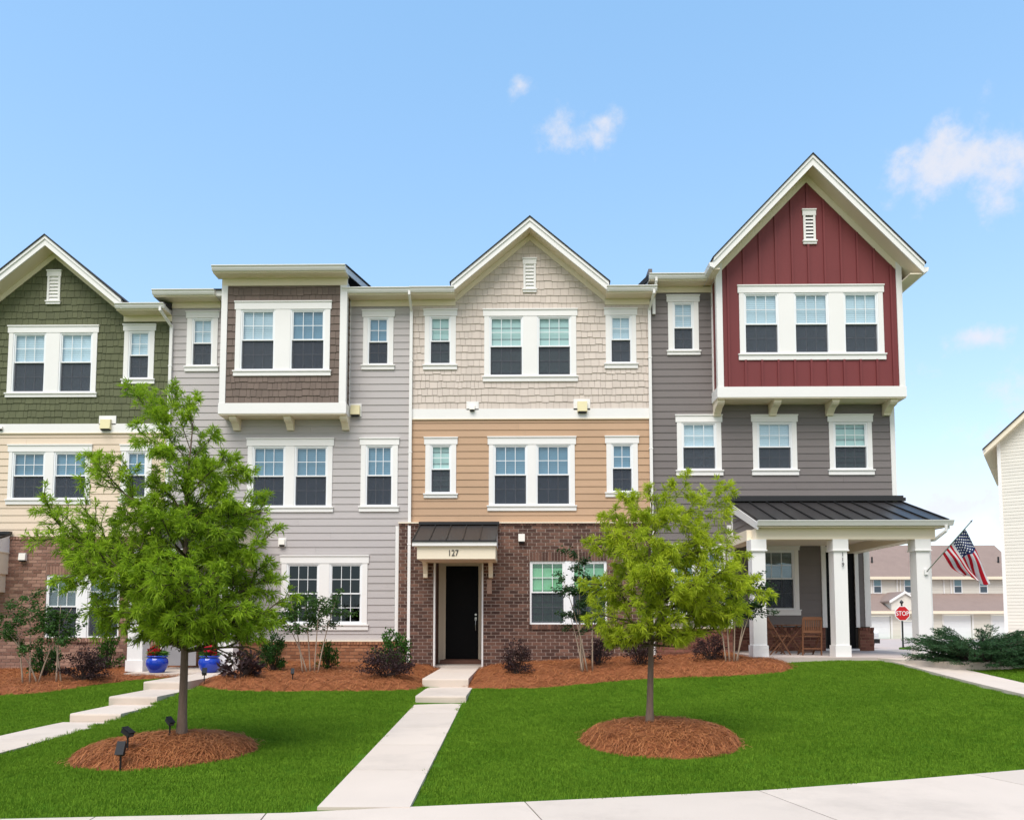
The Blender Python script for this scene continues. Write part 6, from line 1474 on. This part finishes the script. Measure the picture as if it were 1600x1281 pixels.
def garages():
    Y = 70.0; x0, x1 = X(1290, 950, Y), X(1640, 950, Y); g = .04
    H = empty('garage_building', ((x0 + x1) / 2, Y, g), 'long cream building with brown roofs and white garage doors behind the stop sign', 'building')
    zg = Z(956, 1480, Y); ztop = Z(927, 1480, Y + 3); Yu = Y + 3.2; zu = Z(903, 1480, Yu); zr = Z(851, 1480, Yu + 4)
    opens = []
    dpx = [(1353, 1392, 962.5), (1410, 1434, 970), (1475.5, 1519, 961), (1551, 1590, 961), (1300, 1338, 962)]
    for a, b, t in dpx: opens.append((X(a, 980, Y), X(b, 980, Y), g - .01, Z(t, a, Y)))
    n = int((zg - g) / .3); pl = []
    backing(H, 'wall', x0, x1, g, zg, Y, PALE_SIDING, opens, th=.2, lift=.02)
    z = g
    while z < zg - .05:
        for p in cut(x0, x1, z, min(z + .26, zg), opens): lay('siding_board', 'siding', PALE_SIDING, H, Y + .02, [p])
        z += .26
    for (a, b, c, d) in opens:
        dr = MB().box(a + .02, b - .02, Y + .1, Y + .15, c, d - .02).build('garage_door', VINYL, H)
        for k in range(4):
            hh = (d - c) / 4; pm = MB().box(a + .06, b - .06, Y + .085, Y + .099, c + hh * k + .03, c + hh * (k + 1) - .03).build('door_panel', VINYL, dr)
        MB().box(a - .16, a - .001, Y - .02, Y + .1, c, d + .16).box(b + .001, b + .16, Y - .02, Y + .1, c, d + .16).box(a, b, Y - .02, Y + .1, d, d + .16).build('door_casing', WHITE, H)
    MB().prism([(Y - .5, zg), (Y - .5, zg + .12), (Yu, ztop), (Yu, ztop - .12)], 'x', x0, x1).build('garage_roof', ROOF_BROWN, H)
    MB().box(x0, x1, Y - .56, Y - .501, zg - .16, zg + .1).build('gutter', BOUNCE_CREAM, H); MB().box(x0, x1, Y - .5, Y + .02, zg - .12, zg - .08).build('soffit', BOUNCE_CREAM, H)
    backing(H, 'upper_wall', x0, x1, ztop - .3, zu, Yu, PALE_SIDING, [], th=.2)
    z = ztop - .2
    while z < zu - .05: lay('siding_board', 'siding', PALE_SIDING, H, Yu, [(x0, x1, z, min(z + .26, zu))]); z += .26
    MB().prism([(Yu - .5, zu), (Yu - .5, zu + .12), (Yu + 4.5, zr), (Yu + 9.5, zu), ], 'x', x0, x1).build('main_roof', ROOF_BROWN, H)
    MB().box(x0, x1, Yu - .57, Yu - .501, zu - .14, zu + .12).build('gutter', BOUNCE_CREAM, H)
    for px in (1365.5, 1413.5, 1491, 1531): far_window(H, X(px, 915, Yu), Z(927, px, Yu) + .1, .62 * 10 / 10, 1.15, Yu)
    for px in (1360, 1400, 1405, 1473, 1484, 1445): MB().box(X(px, 910, Yu), X(px, 910, Yu) + .1, Yu - .12, Yu, ztop, zu).build('downspout', WHITE, H)
    # small front gable and the hip beside it
    xc, zc = U(1413, 927, Y - .4); w_ = X(1434, 950, Y) - X(1392, 950, Y)
    MB().prism([(xc - w_ / 2, zg - .1), (xc + w_ / 2, zg - .1), (xc + w_ / 2, zc - w_ / 2 * .62), (xc, zc), (xc - w_ / 2, zc - w_ / 2 * .62)], 'y', Y - .42, Y + 2.6).build('gable_wall', PALE_SIDING, H)
    for s in (-1, 1): MB().prism([(xc, zc), (xc, zc + .22), (xc + s * (w_ / 2 + .2), zc + .22 - (w_ / 2 + .2) * .62), (xc + s * (w_ / 2 + .2), zc - (w_ / 2 + .2) * .62)], 'y', Y - .6, Y - .5).build('rake_board', WHITE, H); MB().prism([(xc, zc + .05), (xc, zc + .2), (xc + s * (w_ / 2 + .2), zc + .2 - (w_ / 2 + .2) * .62), (xc + s * (w_ / 2 + .2), zc + .05 - (w_ / 2 + .2) * .62)], 'y', Y - .499, Y + 2.8).build('gable_roof', ROOF_BROWN, H)
    for px, py in ((1360, 890), (1421, 888), (1479, 880), (1556, 877)):
        a = X(px, py, Yu + 2); zz_ = zu + .12 + (zr - zu) * .5; MB().bar((a, Yu + 1.6, zz_ - .3), (a, Yu + 1.6, zz_ + .25), .08, n=10).build('roof_vent', METAL_EDGE, H)
garages()
def neighbour():
    Y = 44.0; x0 = X(1565, 850, Y); x1 = x0 + 9; g = .2; zb = Z(992, 1585, Y); ze = Z(690, 1560, Y); H = empty('neighbour_building', (x0, Y, g), 'tall ivory sided building cut by the right edge', 'building')
    zp = ze + 4.2 * .92
    MB().prism([(x0, zb), (x1, zb), (x1, ze), ((x0 + x1) / 2, zp), (x0, ze)], 'y', Y + .02, Y + .3).build('wall', PALE_SIDING, H); MB().box(x0, x0 + .2, Y + .3, Y + 12, zb, ze).build('side_wall', PALE_SIDING, H)
    pl = []; z = zb
    while z < zp - .2:
        d = 0 if z < ze else (z - ze) / .92; pl.append((x0 + d, x1 - d, z, z + .19)); z += .186
    lay('siding_board', 'siding', PALE_SIDING, H, Y + .02, pl)
    MB().box(x0 - .03, x0 + .14, Y - .03, Y + .02, zb, ze).build('corner_board', WHITE, H)
    kw = backing(H, 'brick_base', x0 - .06, x1 + .06, g - .3, zb, Y - .05, MORTAR_BROWN, [], th=.3); bricks(kw, x0 - .06, x0 + 5, g - .1, zb, Y - .05, BRICK_RED, [], seed=77, lim=200)
    for s in (-1, 1):
        xc = (x0 + x1) / 2; xe = xc + s * (4.5 + .65); sl_ = .92
        MB().prism([(xc, zp + .1), (xc, zp + .42), (xe, zp + .42 - sl_ * 5.15), (xe, zp + .1 - sl_ * 5.15)], 'y', Y - .5, Y + 12).build('rake_board', BOUNCE_CREAM, H)
        MB().prism([(xc, zp + .421), (xc, zp + .5), (xe + s * .05, zp + .5 - sl_ * 5.2), (xe + s * .05, zp + .421 - sl_ * 5.2)], 'y', Y - .56, Y + 12).build('roof', ROOF_DARK, H)
    MB().bar((x0 - .62, Y - .5, ze - .55), (x0 - .62, Y + 11, ze - .55), .09, n=8).build('gutter', WHITE, H)
    H.rotation_euler.z = R(-34)
neighbour()
# paved drive in front of the garages and the lane beyond the porch
dr = MB().add([(12.6, 26, gz(13, 26) + .04), (50, 34, gz(40, 34) + .05), (60, 69.4, .06), (24, 69.4, .08), (14.5, 36, gz(14, 36) + .05)], [(0, 1, 2, 3, 4)])
n_ = 24; VV = []; FF = []
for j in range(n_ + 1):
    y = 27 + (69.3 - 27) * j / n_
    for i in range(9):
        xx = (9.5 + (y - 27) * .28) + i * (4.4 + (y - 27) * .08) ; VV.append((xx, y, gz(xx, y) + .035))
for j in range(n_):
    for i in range(8): a = j * 9 + i; FF.append((a, a + 1, a + 10, a + 9))
MB().add(VV, FF).build('driveway', PINK_CONCRETE, kind='structure')
MB().prism([(7.95, 17.715), (8.1, 16.9), (8.5, 16.3), (9.0, 15.95), (9.6, 15.9), (10.6, 16.4), (10.8, 17.9), (9.985, 17.9), (9.985, 17.715)], 'z', .4, .775).build('porch_apron', CONCRETE, kind='structure')
MB().prism(ellipse(21.3, 41, 1.6, 3.0, R(-20)), 'z', -.3, gz(21.3, 41) + .1).build('grass_verge', TURF, kind='structure')
